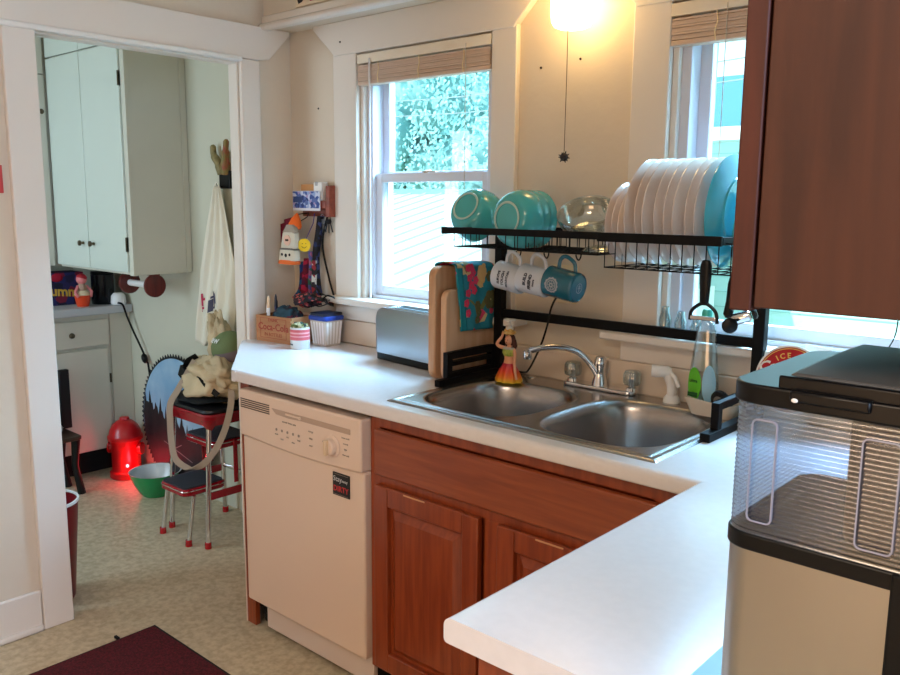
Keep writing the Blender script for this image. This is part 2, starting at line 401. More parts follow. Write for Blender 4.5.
v = MB()
for k in range(5): v.box(.545, .700, -.6535, -.650, .826-k*.0068, .829-k*.0068)
part('vent_grille', v, pm('vent_dark', (60, 48, 42), .6), DW)
part('handle_recess', MB().prism([(.712, .822), (.735, .806), (.80, .803), (.86, .806), (1.085, .806), (1.085, .822), (.86, .823)], -.6532, -.651, 'y'), pm('recess', (186, 160, 140), .5), DW, bev=.0005)
part('latch', MB().box(.785, .862, -.656, -.652, .812, .8175).box(.852, .862, -.657, -.652, .8095, .819), dwM, DW, bev=.001)
kx, kz = 1.005, .757
kn = part('control_dial', MB().lathe([(.034, 0), (.034, .003), (.027, .006), (.025, .018), (.022, .021)], (kx, -.652, kz), (0, -1, 0), 40), dwM, DW)
part('dial_grip', MB().box(kx-.006, kx+.006, -.684, -.667, kz-.023, kz+.023), pm('dial_grip', (222, 196, 160), .35), kn, bev=.003)
g = MB()
fm = lambda cx, cz: (lambda v: (cx+v.x, -.6525-v.z, cz+v.y))
g.join(text_mb('normal  heavy  pots', .0085, fm(.80, .788), .0004))
for k, s in enumerate(('wash', 'heat', 'dry', 'rinse', 'hold')): g.join(text_mb(s, .008, fm(.735+k*.028, .742-(k % 2)*.012), .0004))
for k in range(5): g.add(*[(lambda m: (m.v, m.f))(MB().lathe([(.0045, 0), (.0045, .001)], (.735+k*.028, -.652, .757), (0, -1, 0), 12))][0])
for k, s in enumerate(('energy', 'delay', 'start')): g.join(text_mb(s, .0085, fm(.905, .782-k*.022), .0004))
for k, s in enumerate(('heavy wash', 'normal', 'light', 'rinse only')): g.join(text_mb(s, .0075, fm(1.064, .792-k*.017), .0004))
g.join(text_mb('off', .009, fm(.964, .764), .0004))
part('control_print', g, dwGrey, DW, smooth=False)
mg = thing('dishwasher_magnet', (1.033, -.642, .642), 'small black square magnet reading DIRTY on the dishwasher front', 'magnet')
part('plate', MB().box(.996, 1.070, -.6455, -.6415, .607, .677), pm('magnet_black', (16, 12, 12), .35), mg, bev=.001)
fm2 = lambda cx, cz: (lambda v: (cx+v.x, -.6458-v.z, cz+v.y))
part('white_lettering', text_mb('Stay', .023, fm2(1.018, .658), .0004).join(text_mb('away', .013, fm2(1.050, .656), .0004)), pm('letter_white', (205, 205, 205), .5), mg, smooth=False)
part('red_lettering', text_mb('DIRTY', .024, fm2(1.033, .628), .0004, bold=.0004), pm('letter_red', (200, 50, 50), .5), mg, smooth=False)
part('thin_border', MB().box(1.000, 1.066, -.6462, -.6455, .6725, .6735).box(1.000, 1.066, -.6462, -.6455, .6105, .6115), dwGrey, mg)

# ------------------------------------------------------------------ sink
def basin(x, y, x0, x1, y0, y1, n=3.2, depth=.175):
    u = abs((x-(x0+x1)/2)/((x1-x0)/2)); v = abs((y-(y0+y1)/2)/((y1-y0)/2))
    r = (u**n+v**n)**(1/n)
    if r >= 1.0: return 0
    if r > .93: return -.007*(1-math.sqrt(max(0, 1-((1-r)/.07)**2))) if False else -.012*((1-r)/.07)**2
    t = min(1, (.93-r)/.16); t = t*t*(3-2*t)
    return -.012-(depth-.012)*t - .008*max(0, 1-r)
sx0, sx1, sy0, sy1 = 1.180, 2.018, -.600, -.036
nx, ny = 230, 150
def sf(u, v):
    x = sx0+(sx1-sx0)*u; y = sy0+(sy1-sy0)*v
    z = ZT+.006
    e = min(x-sx0, sx1-x, y-sy0, sy1-y)
    if e < .012: z -= .0055*(1-e/.012)**2
    elif .014 < e < .03: z -= .0025*math.sin(PI*(e-.014)/.016)
    z += min(basin(x, y, 1.212, 1.585, -.562, -.150), basin(x, y, 1.612, 1.988, -.568, -.112))
    return (x, y, z)
SK = thing('kitchen_sink', (1.6, -.32, ZT), 'stainless steel drop-in double basin kitchen sink in white counter', 'sink')
part('basins', MB().sheet(sf, nx, ny), sinkM, SK, ang=80)
for cx, cy in ((1.4, -.35), (1.8, -.34)):
    part('drain', MB().lathe([(.045, 0), (.045, .004), (.035, .005), (.03, .001)], (cx, cy, ZT-.181)), chromeM, SK)

FA = thing('sink_faucet', (1.545, -.07, ZT+.006), 'chrome gooseneck kitchen faucet with two clear round knobs', 'faucet')
zb = ZT+.0065
part('base_plate', MB().prism(rrect(1.425, 1.672, -.098, -.046, .025), zb, zb+.012), chromeM, FA, bev=.004, seg=3)
part('spout_body', MB().lathe([(.024, 0), (.022, .012), (.017, .03), (.016, .055), (.018, .06), (.018, .078), (.013, .088), (.004, .092)], (1.548, -.072, zb+.01)), chromeM, FA)
sp = bez([(1.548, -.075, zb+.03), (1.535, -.088, .985), (1.505, -.115, 1.028), (1.470, -.15, 1.046), (1.428, -.188, 1.046), (1.394, -.220, 1.036)], 10)
part('spout', MB().tube(sp, .0095, 14), chromeM, FA)
part('aerator', MB().lathe([(.0125, 0), (.0135, .006), (.0135, .022), (.010, .026)], (1.391, -.222, 1.012)), chromeM, FA)
for hx in (1.452, 1.656):
    part('handle_post', MB().lathe([(.019, 0), (.016, .01), (.009, .014), (.009, .055)], (hx, -.07, zb+.01)), chromeM, FA)
    k = MB(); rs = []
    for r, z in ((.018, .018), (.024, .022), (.026, .034), (.025, .052), (.021, .060), (.010, .062)):
        rs.append([Vector((hx+r*(1+.06*math.cos(8*a))*math.cos(a), -.07+r*(1+.06*math.cos(8*a))*math.sin(a), zb+.01+z)) for a in [2*PI*i/48 for i in range(48)]])
    part('clear_knob', k.rings(rs), clearM, FA, ang=60)
SP = thing('side_sprayer', (1.785, -.075, ZT+.006), 'white plastic side sprayer standing right of the faucet', 'sprayer')
part('base_collar', MB().lathe([(.024, 0), (.022, .012), (.016, .02)], (1.785, -.075, zb)), whiteP, SP)
part('sprayer_neck', MB().tube(bez([(1.785, -.075, zb+.018), (1.785, -.078, .965), (1.775, -.084, .995), (1.765, -.09, 1.008)], 8), [.014]*9+[.013]*8+[.0125]*8, 16), whiteP, SP)
part('spray_head', MB().lathe([(.017, 0), (.018, .01), (.016, .045), (.010, .055)], (1.735, -.105, 1.008), (.75, .42, -.02), 24), whiteP, SP)
part('trigger', MB().tube([(1.775, -.083, 1.01), (1.80, -.09, .995), (1.815, -.095, .97)], [.007, .006, .005], 10), whiteP, SP)
single('deck_hole_cover', MB().lathe([(.014, 0), (.012, .003), (.001, .004)], (1.30, -.075, zb)), chromeM, 'small dark round hole cover on the steel sink deck', 'hole cover')

# ------------------------------------------------------------------ upper cabinet at right
UC = thing('upper_cabinet', (2.66, -1.25, 1.372), 'dark brown wooden wall cabinet in the upper right foreground', 'cabinet')
part('side_panel', MB().box(2.533, 2.797, -1.411, -1.396, 1.372, 2.30), brownZ, UC, bev=.0015)
part('face_frame', MB().box(2.509, 2.5305, -1.412, -.72, 1.368, 2.30), brownF, UC, bev=.002)
part('body', MB().box(2.533, 2.797, -1.396, -.72, 1.385, 2.30), brownZ, UC)
part('door', MB().box(2.490, 2.508, -1.355, -1.07, 1.376, 2.29), brownF, UC, bev=.003)
part('door', MB().box(2.490, 2.508, -1.06, -.73, 1.376, 2.29), brownF, UC, bev=.003)

# ================================================================== DISH RACK AND WHAT IT HOLDS
RK = thing('dish_rack', (1.6, -.2, ZT), 'tall black metal dish rack standing over the sink, with wire baskets', 'dish rack')
K = lambda n, m, **k: part(n, m, blackM, RK, **k)
for x in (1.166, 2.022):
    K('foot', MB().box(x-.013, x+.013, -.372, -.045, ZT+.0, ZT+.021) if x > 2 else MB().box(x-.013, x+.008, -.372, -.045, ZT, ZT+.021), bev=.002)
    K('post', MB().box(x-.015, x+.015, -.088, -.060, ZT+.02, 1.400), bev=.002)
    K('side_arm', MB().box(x-.008, x+.008, -.35, -.06, 1.376, 1.394), bev=.001)
K('side_guard', MB().prism(rrect(-.318, -.092, ZT+.021, 1.014, .008), 1.146, 1.160, 'x') if False else
  MB().box(1.142, 1.162, -.322, -.300, ZT+.018, 1.012).box(1.142, 1.162, -.11, -.088, ZT+.018, 1.012).box(1.142, 1.162, -.300, -.11, .990, 1.012).box(1.142, 1.162, -.300, -.11, .968, .982).box(1.142, 1.162, -.300, -.11, ZT+.018, .948), bev=.0015)
K('side_guard', MB().box(2.012, 2.032, -.322, -.300, ZT+.018, 1.0).box(2.012, 2.032, -.11, -.088, ZT+.018, 1.0).box(2.012, 2.032, -.300, -.11, .982, 1.0), bev=.0015)
K('cross_bar', MB().box(1.18, 2.008, -.084, -.070, 1.102, 1.130), bev=.0015)
K('front_rail', MB().box(1.160, 1.705, -.354, -.346, 1.378, 1.397), bev=.001)
K('front_rail', MB().box(1.700, 2.030, -.360, -.352, 1.374, 1.397), bev=.001)
K('back_rail', MB().box(1.160, 2.030, -.075, -.067, 1.380, 1.396), bev=.001)
def basket(name, x0, x1, y0, y1, z0, z1, nx, ny):
    b = MB(); r = .0016
    b.tube([(x0, y0, z0), (x1, y0, z0), (x1, y1, z0), (x0, y1, z0)], r*1.3, 6, close=True)
    b.tube([(x0, y0, z1), (x1, y0, z1), (x1, y1, z1), (x0, y1, z1)], r*1.2, 6, close=True)
    for i in range(nx+1):
        x = x0+(x1-x0)*i/nx
        b.tube([(x, y0, z1), (x, y0, z0), (x, y1, z0), (x, y1, z1)], r, 5)
    for j in range(1, ny):
        y = y0+(y1-y0)*j/ny
        b.tube([(x0, y, z1), (x0, y, z0), (x1, y, z0), (x1, y, z1)], r, 5)
    return K(name, b)
basket('wire_basket', 1.195, 1.42, -.335, -.08, 1.340, 1.385, 7, 5)
basket('wire_basket', 1.43, 1.69, -.335, -.08, 1.338, 1.385, 9, 5)
basket('plate_basket', 1.71, 2.075, -.335, -.075, 1.308, 1.380, 12, 3)
def hook(x, y):
    return part('mug_hook', MB().tube(bez([(x, y, 1.338), (x, y, 1.326), (x-.006, y, 1.3165), (x-.013, y, 1.322), (x-.016, y, 1.331)], 6), .002, 6), blackM, RK)
for x in (1.385, 1.482, 1.588): hook(x+.008, -.27)

def bowl_at(name, c, n, r, h, rb, mat, label, cat, group, ring=None, th=.004):
    """bowl with its base centre at c, base facing n"""
    n = Vector(n).normalized(); ax = -n; c = Vector(c)
    pf = [(rb-.004, .003), (rb-.003, 0), (rb+.002, 0), (rb+.003, .004)]
    for k in range(1, 13):
        t = k/12; pf.append((rb+.003+(r-rb-.003)*math.sin(t*PI/2)**.9, .004+(h-.004)*(1-math.cos(t*PI/2))**.85))
    pf += [(r-.001, h+.002), (r-th, h)]
    for k in range(12, 0, -1):
        t = k/12; pf.append(((rb-.002)*0+max(.004, (rb+(r-rb)*math.sin(t*PI/2)**.9)-th), .007+(h-.007)*(1-math.cos(t*PI/2))**.85))
    pf.append((.001, .0075))
    pf = [(.001, .003)]+pf
    t = thing(name, c, label, cat, group)
    part('bowl_body', MB().lathe(pf, c, ax, 48, cap=False), mat, t, ang=60)
    if ring: part('foot_ring', MB().lathe([(rb-.004, .001), (rb-.003, -.0006), (rb+.002, -.0006), (rb+.003, .001)], c, ax, 40, cap=False), ring, t)
    return t
ringM = pm('pale_ring', (166, 196, 190), .4)
c0 = Vector((1.150, -.185, 1.440)); n0 = Vector((.02, -.90, .46)).normalized()
bowl_at('cereal_bowl', c0+n0*.04+Vector((-.012, 0, .0)), n0, .086, .078, .044, tealGl, 'turquoise bowl at the left end of the rack, its base tilted up', 'bowl', 'turquoise bowls on the rack', ringM)
for i, (lb) in enumerate(('turquoise bowl of the middle stack, front one with pale foot ring', 'turquoise bowl in the middle stack, nested behind the front one', 'turquoise bowl in the middle stack, rearmost one beside the glass bowl')):
    bowl_at('cereal_bowl', (1.376-i*.002, -.318+i*.036, 1.425), (-.10, -.99, .06), .085, .062, .046, tealGl, lb, 'bowl', 'turquoise bowls on the rack', ringM)
bowl_at('glass_bowl', (1.560, -.175, 1.392), (-.11, .50, -.85), .082, .066, .035, clearG, 'clear glass bowl with gold-lit rim leaning on the rack', 'bowl', None, None)
single('clear_dish', MB().lathe([(.001, .018), (.02, .017), (.05, .012), (.062, .003), (.064, 0), (.058, .0), (.048, .008), (.001, .013)], (1.640, -.215, 1.341), (0, 0, 1), 36, cap=False), clearG, 'low clear dish lying in the basket between glass bowl and plates', 'dish')

def plate_mb(r):
    pf = [(.001, .003), (r*.55, .003), (r*.57, 0), (r*.60, 0), (r*.62, .004), (r*.78, .010), (r*.97, .020), (r, .0225), (r*.995, .0245), (r*.95, .0225), (r*.76, .014), (r*.60, .008), (.001, .007)]
    return MB().lathe(pf, (0, 0, 0), (-1, 0, 0), 56, cap=False)
plates = []
pw = part('dinner_plate', plate_mb(.135), whiteGl, None); pw.data.name = 'dinner_plate'
def moved(o, loc, rot, label, cat, group=None):
    o.location = loc; o.rotation_euler = rot; return props(o, label, cat, group)
# re-centre the mesh on its foot so copies can be placed by their centre
def recentre(o):
    off = OFF[o.name]
    for v in o.data.vertices: v.co += off
    o.location = (0, 0, 0)
recentre(pw)
zc = 1.312
big_lab = ['first', 'second', 'third', 'fourth', 'fifth', 'sixth', 'seventh', 'eighth', 'ninth']
bx = [1.784+.0268*i for i in range(8)]
tilts = [.040, .036, .043, .038, .042, .050, .045, .040]
for i, x in enumerate(bx):
    o = pw if i == 0 else pw.copy()
    if i: C.objects.link(o)
    lab = ('large white dinner plate next to the small plates in the rack' if i == 0 else 'large white dinner plate directly against the turquoise plate' if i == len(bx)-1 else '%s large white dinner plate counted from the small plates' % big_lab[i])
    moved(o, (x, -.200+.006*math.sin(i*2.3), zc+.136), (0, tilts[i], 0), lab, 'plate', 'white dinner plates upright in the rack')
pb = part('dinner_plate', plate_mb(.138), pm('turquoise_plate', (70, 176, 196), .14, coat=.6)); recentre(pb)
moved(pb, (1.999, -.2, zc+.139), (0, .045, 0), 'large turquoise dinner plate right of the white plates', 'plate')
ps = part('side_plate', plate_mb(.105), whiteGl); recentre(ps)
for i, (x, lb) in enumerate(((1.712, 'small white side plate at the far left of the plate row'), (1.731, 'small white side plate, middle of the three small ones'), (1.750, 'small white side plate touching the first large white plate'))):
    o = ps if i == 0 else ps.copy()
    if i: C.objects.link(o)
    moved(o, (x, -.2, zc+.106), (0, .05, 0), lb, 'plate', 'small white plates in the rack')
pt = part('side_plate', plate_mb(.092), tealGl); recentre(pt)
moved(pt, (2.045, -.19, zc+.093), (0, .05, 0), 'small turquoise plate at the right end of the rack', 'plate')

# mugs hanging by their handles, rim to the left
def mug(x, y, z, r, ln, tilt, mat, label, group=None):
    t = thing('hanging_mug', (x, y, z), label, 'mug', group)
    a = Vector((1, 0, 0))
    pf = [(r-.004, -.004), (r-.002, -.0055), (r, -.004), (r, .0), (r*.985, ln*.5), (r*.98, ln*.9), (r*.93, ln*.98), (r*.86, ln), (r*.82, ln-.003), (.001, ln-.003)]
    inn = [(.001, ln-.009), (r*.85, ln-.009), (r-.005, ln*.8), (r-.004, -.004)]
    rm = lambda m: m.rot(tilt, 'Y', (x, y, z))
    part('mug_body', rm(MB().lathe(pf[::-1][0:]+inn[::-1][0:1], (x-ln/2, y, z), a, 44, cap=False).lathe(inn, (x-ln/2, y, z), a, 44, cap=False)), mat, t, ang=50)
    h = bez([(x-ln*.30, y, z+r*.97), (x-ln*.28, y, z+r+.022), (x-.01, y, z+r+.034), (x+ln*.2, y, z+r+.022), (x+ln*.30, y, z+r*.95)], 8)
    part('mug_handle', rm(MB().tube(h, .0040, 10, flat=1.4)), mat, t)
    return t
def on_mug(x, y, z, r, tilt, s, size, dx, da=0, bold=0):
    mr = Matrix.Rotation(tilt, 3, 'Y'); c = Vector((x, y, z))
    def f(v):
        a = v.x/r+da; rr = r+.0006+v.z
        p = Vector((x+dx-v.y, y-rr*math.cos(a), z+rr*math.sin(a))); return c+mr @ (p-c)
    return text_mb(s, size, f, .0003, bold=bold)
mugW = pm('mug_grey_white', (186, 192, 202), .3, coat=.3); mugT = pm('mug_teal', (14, 88, 108), .22, coat=.5)
ink = pm('mug_ink', (52, 56, 70), .5)
mx = [(1.362, -.27, 1.254), (1.452, -.272, 1.251), (1.547, -.27, 1.247)]
TL = math.radians(9)
m1 = mug(*mx[0], .041, .086, TL, mugW, 'grey-white mug with dark lettering hanging nearest the rack post')
m2 = mug(*mx[1], .041, .086, TL, mugW, 'grey-white mug with dark lettering hanging in the middle, beside the teal mug')
m3 = mug(*mx[2], .043, .094, TL, mugT, 'teal blue mug with round grey emblem, rightmost hanging mug')
part('lettering', on_mug(*mx[0], .041, TL, 'SURVIVE', .0105, -.018, 0, .0005).join(on_mug(*mx[0], .041, TL, 'TOUGH', .012, -.003, 0, .0005)).join(on_mug(*mx[0], .041, TL, 'MOUNTAIN', .009, .012, 0, .0004)), ink, m1, smooth=False)
part('lettering', on_mug(*mx[1], .041, TL, 'BUILD', .013, -.013, .12, .0007).join(on_mug(*mx[1], .041, TL, 'FRIEND', .013, .004, .0, .0007)).join(on_mug(*mx[1], .041, TL, 'more', .009, .017, .0, .0004)), ink, m2, smooth=False)
e = MB(); r = .0436; cm = Vector(mx[2]); mr = Matrix.Rotation(TL, 3, 'Y')
def onm(u, v, rr=r): a = v/r-.05; p = Vector((cm.x-.016+u, cm.y-rr*math.cos(a), cm.z+rr*math.sin(a))); return cm+mr @ (p-cm)
def strip(pts_in, pts_out, rr):
    n = len(pts_in); e.add([onm(*p, rr) for p in pts_in]+[onm(*p, rr) for p in pts_out], [[i, (i+1) % n, n+(i+1) % n, n+i] for i in range(n)])
N = 48
cir = lambda q, wob=0: [(q*(1+wob*math.cos(12*2*PI*i/N))*math.cos(2*PI*i/N), q*(1+wob*math.cos(12*2*PI*i/N))*math.sin(2*PI*i/N)) for i in range(N)]
strip(cir(.0165), cir(.0215, .06), r+.0004); strip(cir(.012), cir(.0145), r+.0004); strip(cir(.003), cir(.0065), r+.0004)
for k in range(8):
    a = 2*PI*k/8; q = [(.0075, -.0012), (.0115, -.0012), (.0115, .0012), (.0075, .0012)]
    e.add([onm(x*math.cos(a)-y*math.sin(a), x*math.sin(a)+y*math.cos(a), r+.0005) for x, y in q], [[0, 1, 2, 3]])
part('round_emblem', e, pm('emblem_grey', (150, 156, 164), .5), m3, smooth=False)
e = MB(); bxm = cm.x+.047+.0006
def ringx(r0, r1):
    n = 32; pts = [Vector((bxm, cm.y+q*math.cos(2*PI*i/n), cm.z+q*math.sin(2*PI*i/n))) for q in (r0, r1) for i in range(n)]
    e.add([cm+mr @ (p-cm) for p in pts], [[i, (i+1) % n, n+(i+1) % n, n+i] for i in range(n)])
ringx(.0125, .014)
pts = [Vector((bxm, cm.y+a, cm.z+b)) for a, b in ((-.007, -.001), (.007, -.001), (.007, .001), (-.007, .001), (-.001, -.009), (.001, -.009), (.001, .009), (-.001, .009), (-.006, .004), (.006, .004), (.006, .0055), (-.006, .0055))]
e.add([cm+mr @ (p-cm) for p in pts], [[0, 1, 2, 3], [4, 5, 6, 7], [8, 9, 10, 11]])
part('base_mark', e, pm('emblem_grey', (150, 156, 164), .5), m3, smooth=False)

# utensils hanging from the plate basket
t = thing('vegetable_peeler', (1.982, -.33, 1.19), 'black-handled Y-shaped peeler hanging under the plate basket', 'peeler')
part('handle', MB().lathe([(.006, 0), (.011, .006), (.0125, .03), (.0145, .07), (.014, .095), (.010, .106), (.004, .108)], (1.983, -.33, 1.233), (0, 0, 1), 20, sy=.6), blackP, t)
part('fork_arch', MB().tube(bez([(1.949, -.33, 1.196), (1.954, -.33, 1.22), (1.983, -.33, 1.238), (2.012, -.33, 1.22), (2.018, -.33, 1.192)], 8), .0045, 8), blackP, t)
part('steel_blade', MB().box(1.950, 2.016, -.334, -.326, 1.197, 1.207), chromeM, t, bev=.002)
t = thing('can_opener', (2.03, -.30, 1.19), 'black-handled steel can opener hanging beside the dark cabinet', 'can opener')
part('handle', MB().lathe([(.006, 0), (.012, .008), (.010, .04), (.012, .08), (.009, .105), (.003, .11)], (2.030, -.30, 1.205), (.10, 0, 1), 18), blackP, t)
part('steel_barrel', MB().lathe([(.012, 0), (.014, .004), (.014, .040), (.010, .045)], (2.040, -.30, 1.200), (.9, .35, .35), 24), chromeM, t)
part('turning_knob', MB().lathe([(.012, 0), (.017, .003), (.018, .012), (.012, .016)], (2.046, -.325, 1.192), (.45, -.9, 0), 24), blackP, t)
part('end_cap', MB().lathe([(.012, 0), (.013, .008), (.008, .012)], (2.081, -.284, 1.216), (.9, .35, .35), 20), blackP, t)

# ------------------------------------------------------------------ things on the sink deck
zd = ZT+.006
SH = thing('sponge_holder', (1.92, -.11, zd), 'cream ceramic sponge holder on the sink corner', 'sponge holder')
cer = pm('cream_ceramic', (226, 212, 192), .3, coat=.4)
def tray(x0, x1, y0, y1, z0, z1, fl, th, r):
    o0 = rrect(x0+fl, x1-fl, y0+fl, y1-fl, r); o1 = rrect(x0, x1, y0, y1, r)
    i1 = rrect(x0+th, x1-th, y0+th, y1-th, r-th/2); i0 = rrect(x0+fl+th, x1-fl-th, y0+fl+th, y1-fl-th, r-th/2)
    q = lambda P, z: [Vector((a, b, z+.006*math.sin((a-x0)/(x1-x0)*PI*2)*(1 if z > z0+.01 else 0))) for a, b in P]
    return MB().rings([q(o0, z0), q(o1, z1), q(i1, z1), q(i0, z0+th)])
part('tray_body', tray(1.862, 2.006, -.172, -.068, zd, .962, .014, .005, .022), cer, SH, ang=50)
SB = thing('scrub_ring', (1.955, -.13, .94), 'round black scrubbing pad propped in the sponge holder', 'scrubber')
part('pad', MB().lathe([(.020, 0), (.033, .002), (.035, .008), (.033, .014), (.020, .016)], (1.957, -.150, .957), (.35, .85, .25), 28), pm('scrubber_black', (22, 22, 24), .9, bump=1, bscale=300), SB)
part('core', MB().lathe([(.021, 0), (.021, .018)], (1.957, -.1505, .957), (.35, .85, .25), 20), pm('core_grey', (120, 116, 110), .7), SB)
BT = thing('dish_soap_bottle', (1.893, -.112, .93), 'clear dish soap bottle with green and pale blue labels and mint cap', 'bottle')
def btl(w0, d0):
    rs = []
    for z, a, b in ((.930, .032, .016), (.936, .040, .021), (.96, .043, .023), (1.0, .042, .023), (1.05, .037, .021), (1.10, .031, .018), (1.14, .027, .016), (1.158, .022, .014), (1.166, .012, .012), (1.176, .011, .011)):
        rs.append([Vector((1.893+a*w0*math.cos(2*PI*i/40), -.112+b*d0*math.sin(2*PI*i/40), z)) for i in range(40)])
    return MB().rings(rs)
part('clear_body', btl(1, 1), clearM, BT)
part('mint_cap', MB().lathe([(.014, 0), (.014, .018), (.011, .026), (.004, .028)], (1.893, -.112, 1.170), (0, 0, 1), 24), pm('mint_cap', (70, 190, 170), .3), BT)
def oval(cx, cz, a, b, yo, th=.001):
    n = 36; P = []
    for i in range(n):
        t_ = 2*PI*i/n; P.append((cx+a*math.cos(t_), cz+b*math.sin(t_)))
    def yy(x): u = min(.98, abs(x-1.893)/.043); return -.112-.0238*math.sqrt(1-u*u)-yo
    return MB().add([(x, yy(x), z) for x, z in P]+[(x, yy(x)+th, z) for x, z in P], [list(range(n))]+[[i, (i+1) % n, n+(i+1) % n, n+i] for i in range(n)])
gl = part('green_label', oval(1.876, .995, .021, .046, .0006), pm('label_green', (96, 190, 40), .4), BT, smooth=False)
part('label_print', text_mb('ultra', .012, lambda v: (1.876+v.x, -.1372-v.z, 1.005+v.y), .0003, bold=.0003).join(MB().box(1.862, 1.889, -.1385, -.1375, .962, .974)), pm('label_dark_green', (16, 82, 30), .5), gl, smooth=False)
part('blue_label', oval(1.916, 1.000, .016, .05, .0006), pm('label_blue', (150, 200, 226), .4), BT, smooth=False)

# hula dancer soap dispenser
HD = thing('dancer_soap_dispenser', (1.283, -.172, zd), 'soap dispenser shaped as a dancer in orange skirt with one arm raised', 'soap dispenser')
hx, hy = 1.283, -.172
skin = pm('painted_skin', (224, 160, 124), .4); hair = pm('painted_brown_hair', (70, 32, 22), .4)
rs = []
for z, r_, am in ((0, .042, .10), (.006, .043, .10), (.02, .038, .09), (.038, .030, .06), (.052, .022, .02), (.058, .019, 0)):
    rs.append([Vector((hx+r_*(1+am*math.cos(9*a))*math.cos(a), hy+.8*r_*(1+am*math.cos(9*a))*math.sin(a), zd+z)) for a in [2*PI*i/54 for i in range(54)]])
skm = pm('skirt_fire_gradient', (232, 170, 40), .4)
nt = skm.node_tree; tc = nt.nodes['Texture Coordinate']; sx = nt.nodes.new('ShaderNodeSeparateXYZ'); mr_ = nt.nodes.new('ShaderNodeMapRange'); cr = nt.nodes.new('ShaderNodeValToRGB')
nt.links.new(tc.outputs['Object'], sx.inputs[0]); nt.links.new(sx.outputs['Z'], mr_.inputs['Value']); mr_.inputs['From Max'].default_value = .058
nt.links.new(mr_.outputs[0], cr.inputs[0]); nt.links.new(cr.outputs[0], nt.nodes['Principled BSDF'].inputs['Base Color'])
cr.color_ramp.elements[0].color = srgb(236, 196, 50); cr.color_ramp.elements[1].color = srgb(170, 30, 60)
for p_, c_ in ((.28, (232, 120, 30)), (.6, (214, 60, 30))): el = cr.color_ramp.elements.new(p_); el.color = srgb(*c_)
part('skirt', MB().rings(rs), skm, HD, ang=70)
part('torso', MB().lathe([(.019, 0), (.0155, .014), (.0165, .024), (.021, .036), (.019, .046), (.008, .052), (.0065, .062)], (hx, hy, zd+.056), (0, 0, 1), 28, sy=.75), skin, HD)
part('green_top', MB().lathe([(.0178, 0), (.0222, .010), (.0216, .018), (.0185, .024)], (hx, hy-.0005, zd+.081), (0, 0, 1), 28, sy=.80), pm('painted_green', (120, 150, 60), .5, col2=(190, 190, 90), vscale=90), HD)
part('collar', MB().lathe([(.0195, 0), (.022, .004), (.018, .008)], (hx, hy, zd+.100), (0, 0, 1), 28, sy=.8), pm('painted_grey', (180, 176, 170), .6), HD)
part('raised_arm', MB().tube(bez([(hx-.015, hy, zd+.103), (hx-.033, hy-.008, zd+.108), (hx-.038, hy-.012, zd+.118), (hx-.024, hy-.008, zd+.138), (hx-.020, hy-.004, zd+.156)], 5), [.0058]*5+[.0055]*5+[.0048]*5+[.004]*6, 10), skin, HD)
part('lowered_arm', MB().tube(bez([(hx+.017, hy, zd+.103), (hx+.026, hy-.004, zd+.085), (hx+.027, hy-.008, zd+.060), (hx+.036, hy-.014, zd+.030), (hx+.043, hy-.018, zd+.014)], 5), [.0058]*5+[.005]*5+[.0045]*5+[.0038]*6, 10), skin, HD)
hd = part('head', MB().ball((hx, hy-.002, zd+.130), .0145, 24, 16, (.88, .95, 1.12)), skin, HD)
part('face_paint', MB().ball((hx-.0045, hy-.0155, zd+.132), .0015).ball((hx+.0045, hy-.0155, zd+.132), .0015).ball((hx, hy-.0150, zd+.1235), .0018, sc=(1.5, .6, .7)), pm('painted_features', (110, 30, 26), .5), hd)
part('hair', MB().ball((hx, hy+.005, zd+.131), .0175, 20, 14, (1, .82, 1.1)).tube([(hx+.012, hy+.006, zd+.130), (hx+.017, hy+.006, zd+.112), (hx+.015, hy+.006, zd+.098)], [.008, .008, .004], 10).tube([(hx-.012, hy+.006, zd+.130), (hx-.016, hy+.008, zd+.114), (hx-.015, hy+.009, zd+.102)], [.007, .006, .003], 10), hair, HD)
part('fruit_hat', MB().lathe([(.013, 0), (.020, .004), (.021, .009), (.015, .012)], (hx, hy, zd+.147), (0, 0, 1), 24).ball((hx-.008, hy-.006, zd+.160), .007).ball((hx+.007, hy-.007, zd+.160), .007).ball((hx+.002, hy+.006, zd+.161), .007), pm('painted_gold', (206, 150, 70), .5, col2=(220, 190, 120), vscale=120), HD)
part('pump_head', MB().lathe([(.012, 0), (.012, .008), (.006, .010), (.0045, .024), (.006, .026), (.018, .028), (.019, .032), (.004, .034)], (hx, hy, zd+.163), (0, 0, 1), 24), pm('pump_grey', (214, 212, 206), .3), HD)
part('pump_spout', MB().tube([(hx, hy, zd+.193), (hx+.012, hy-.022, zd+.193), (hx+.014, hy-.026, zd+.188)], .0035, 8), pm('pump_grey', (214, 212, 206), .3), HD)

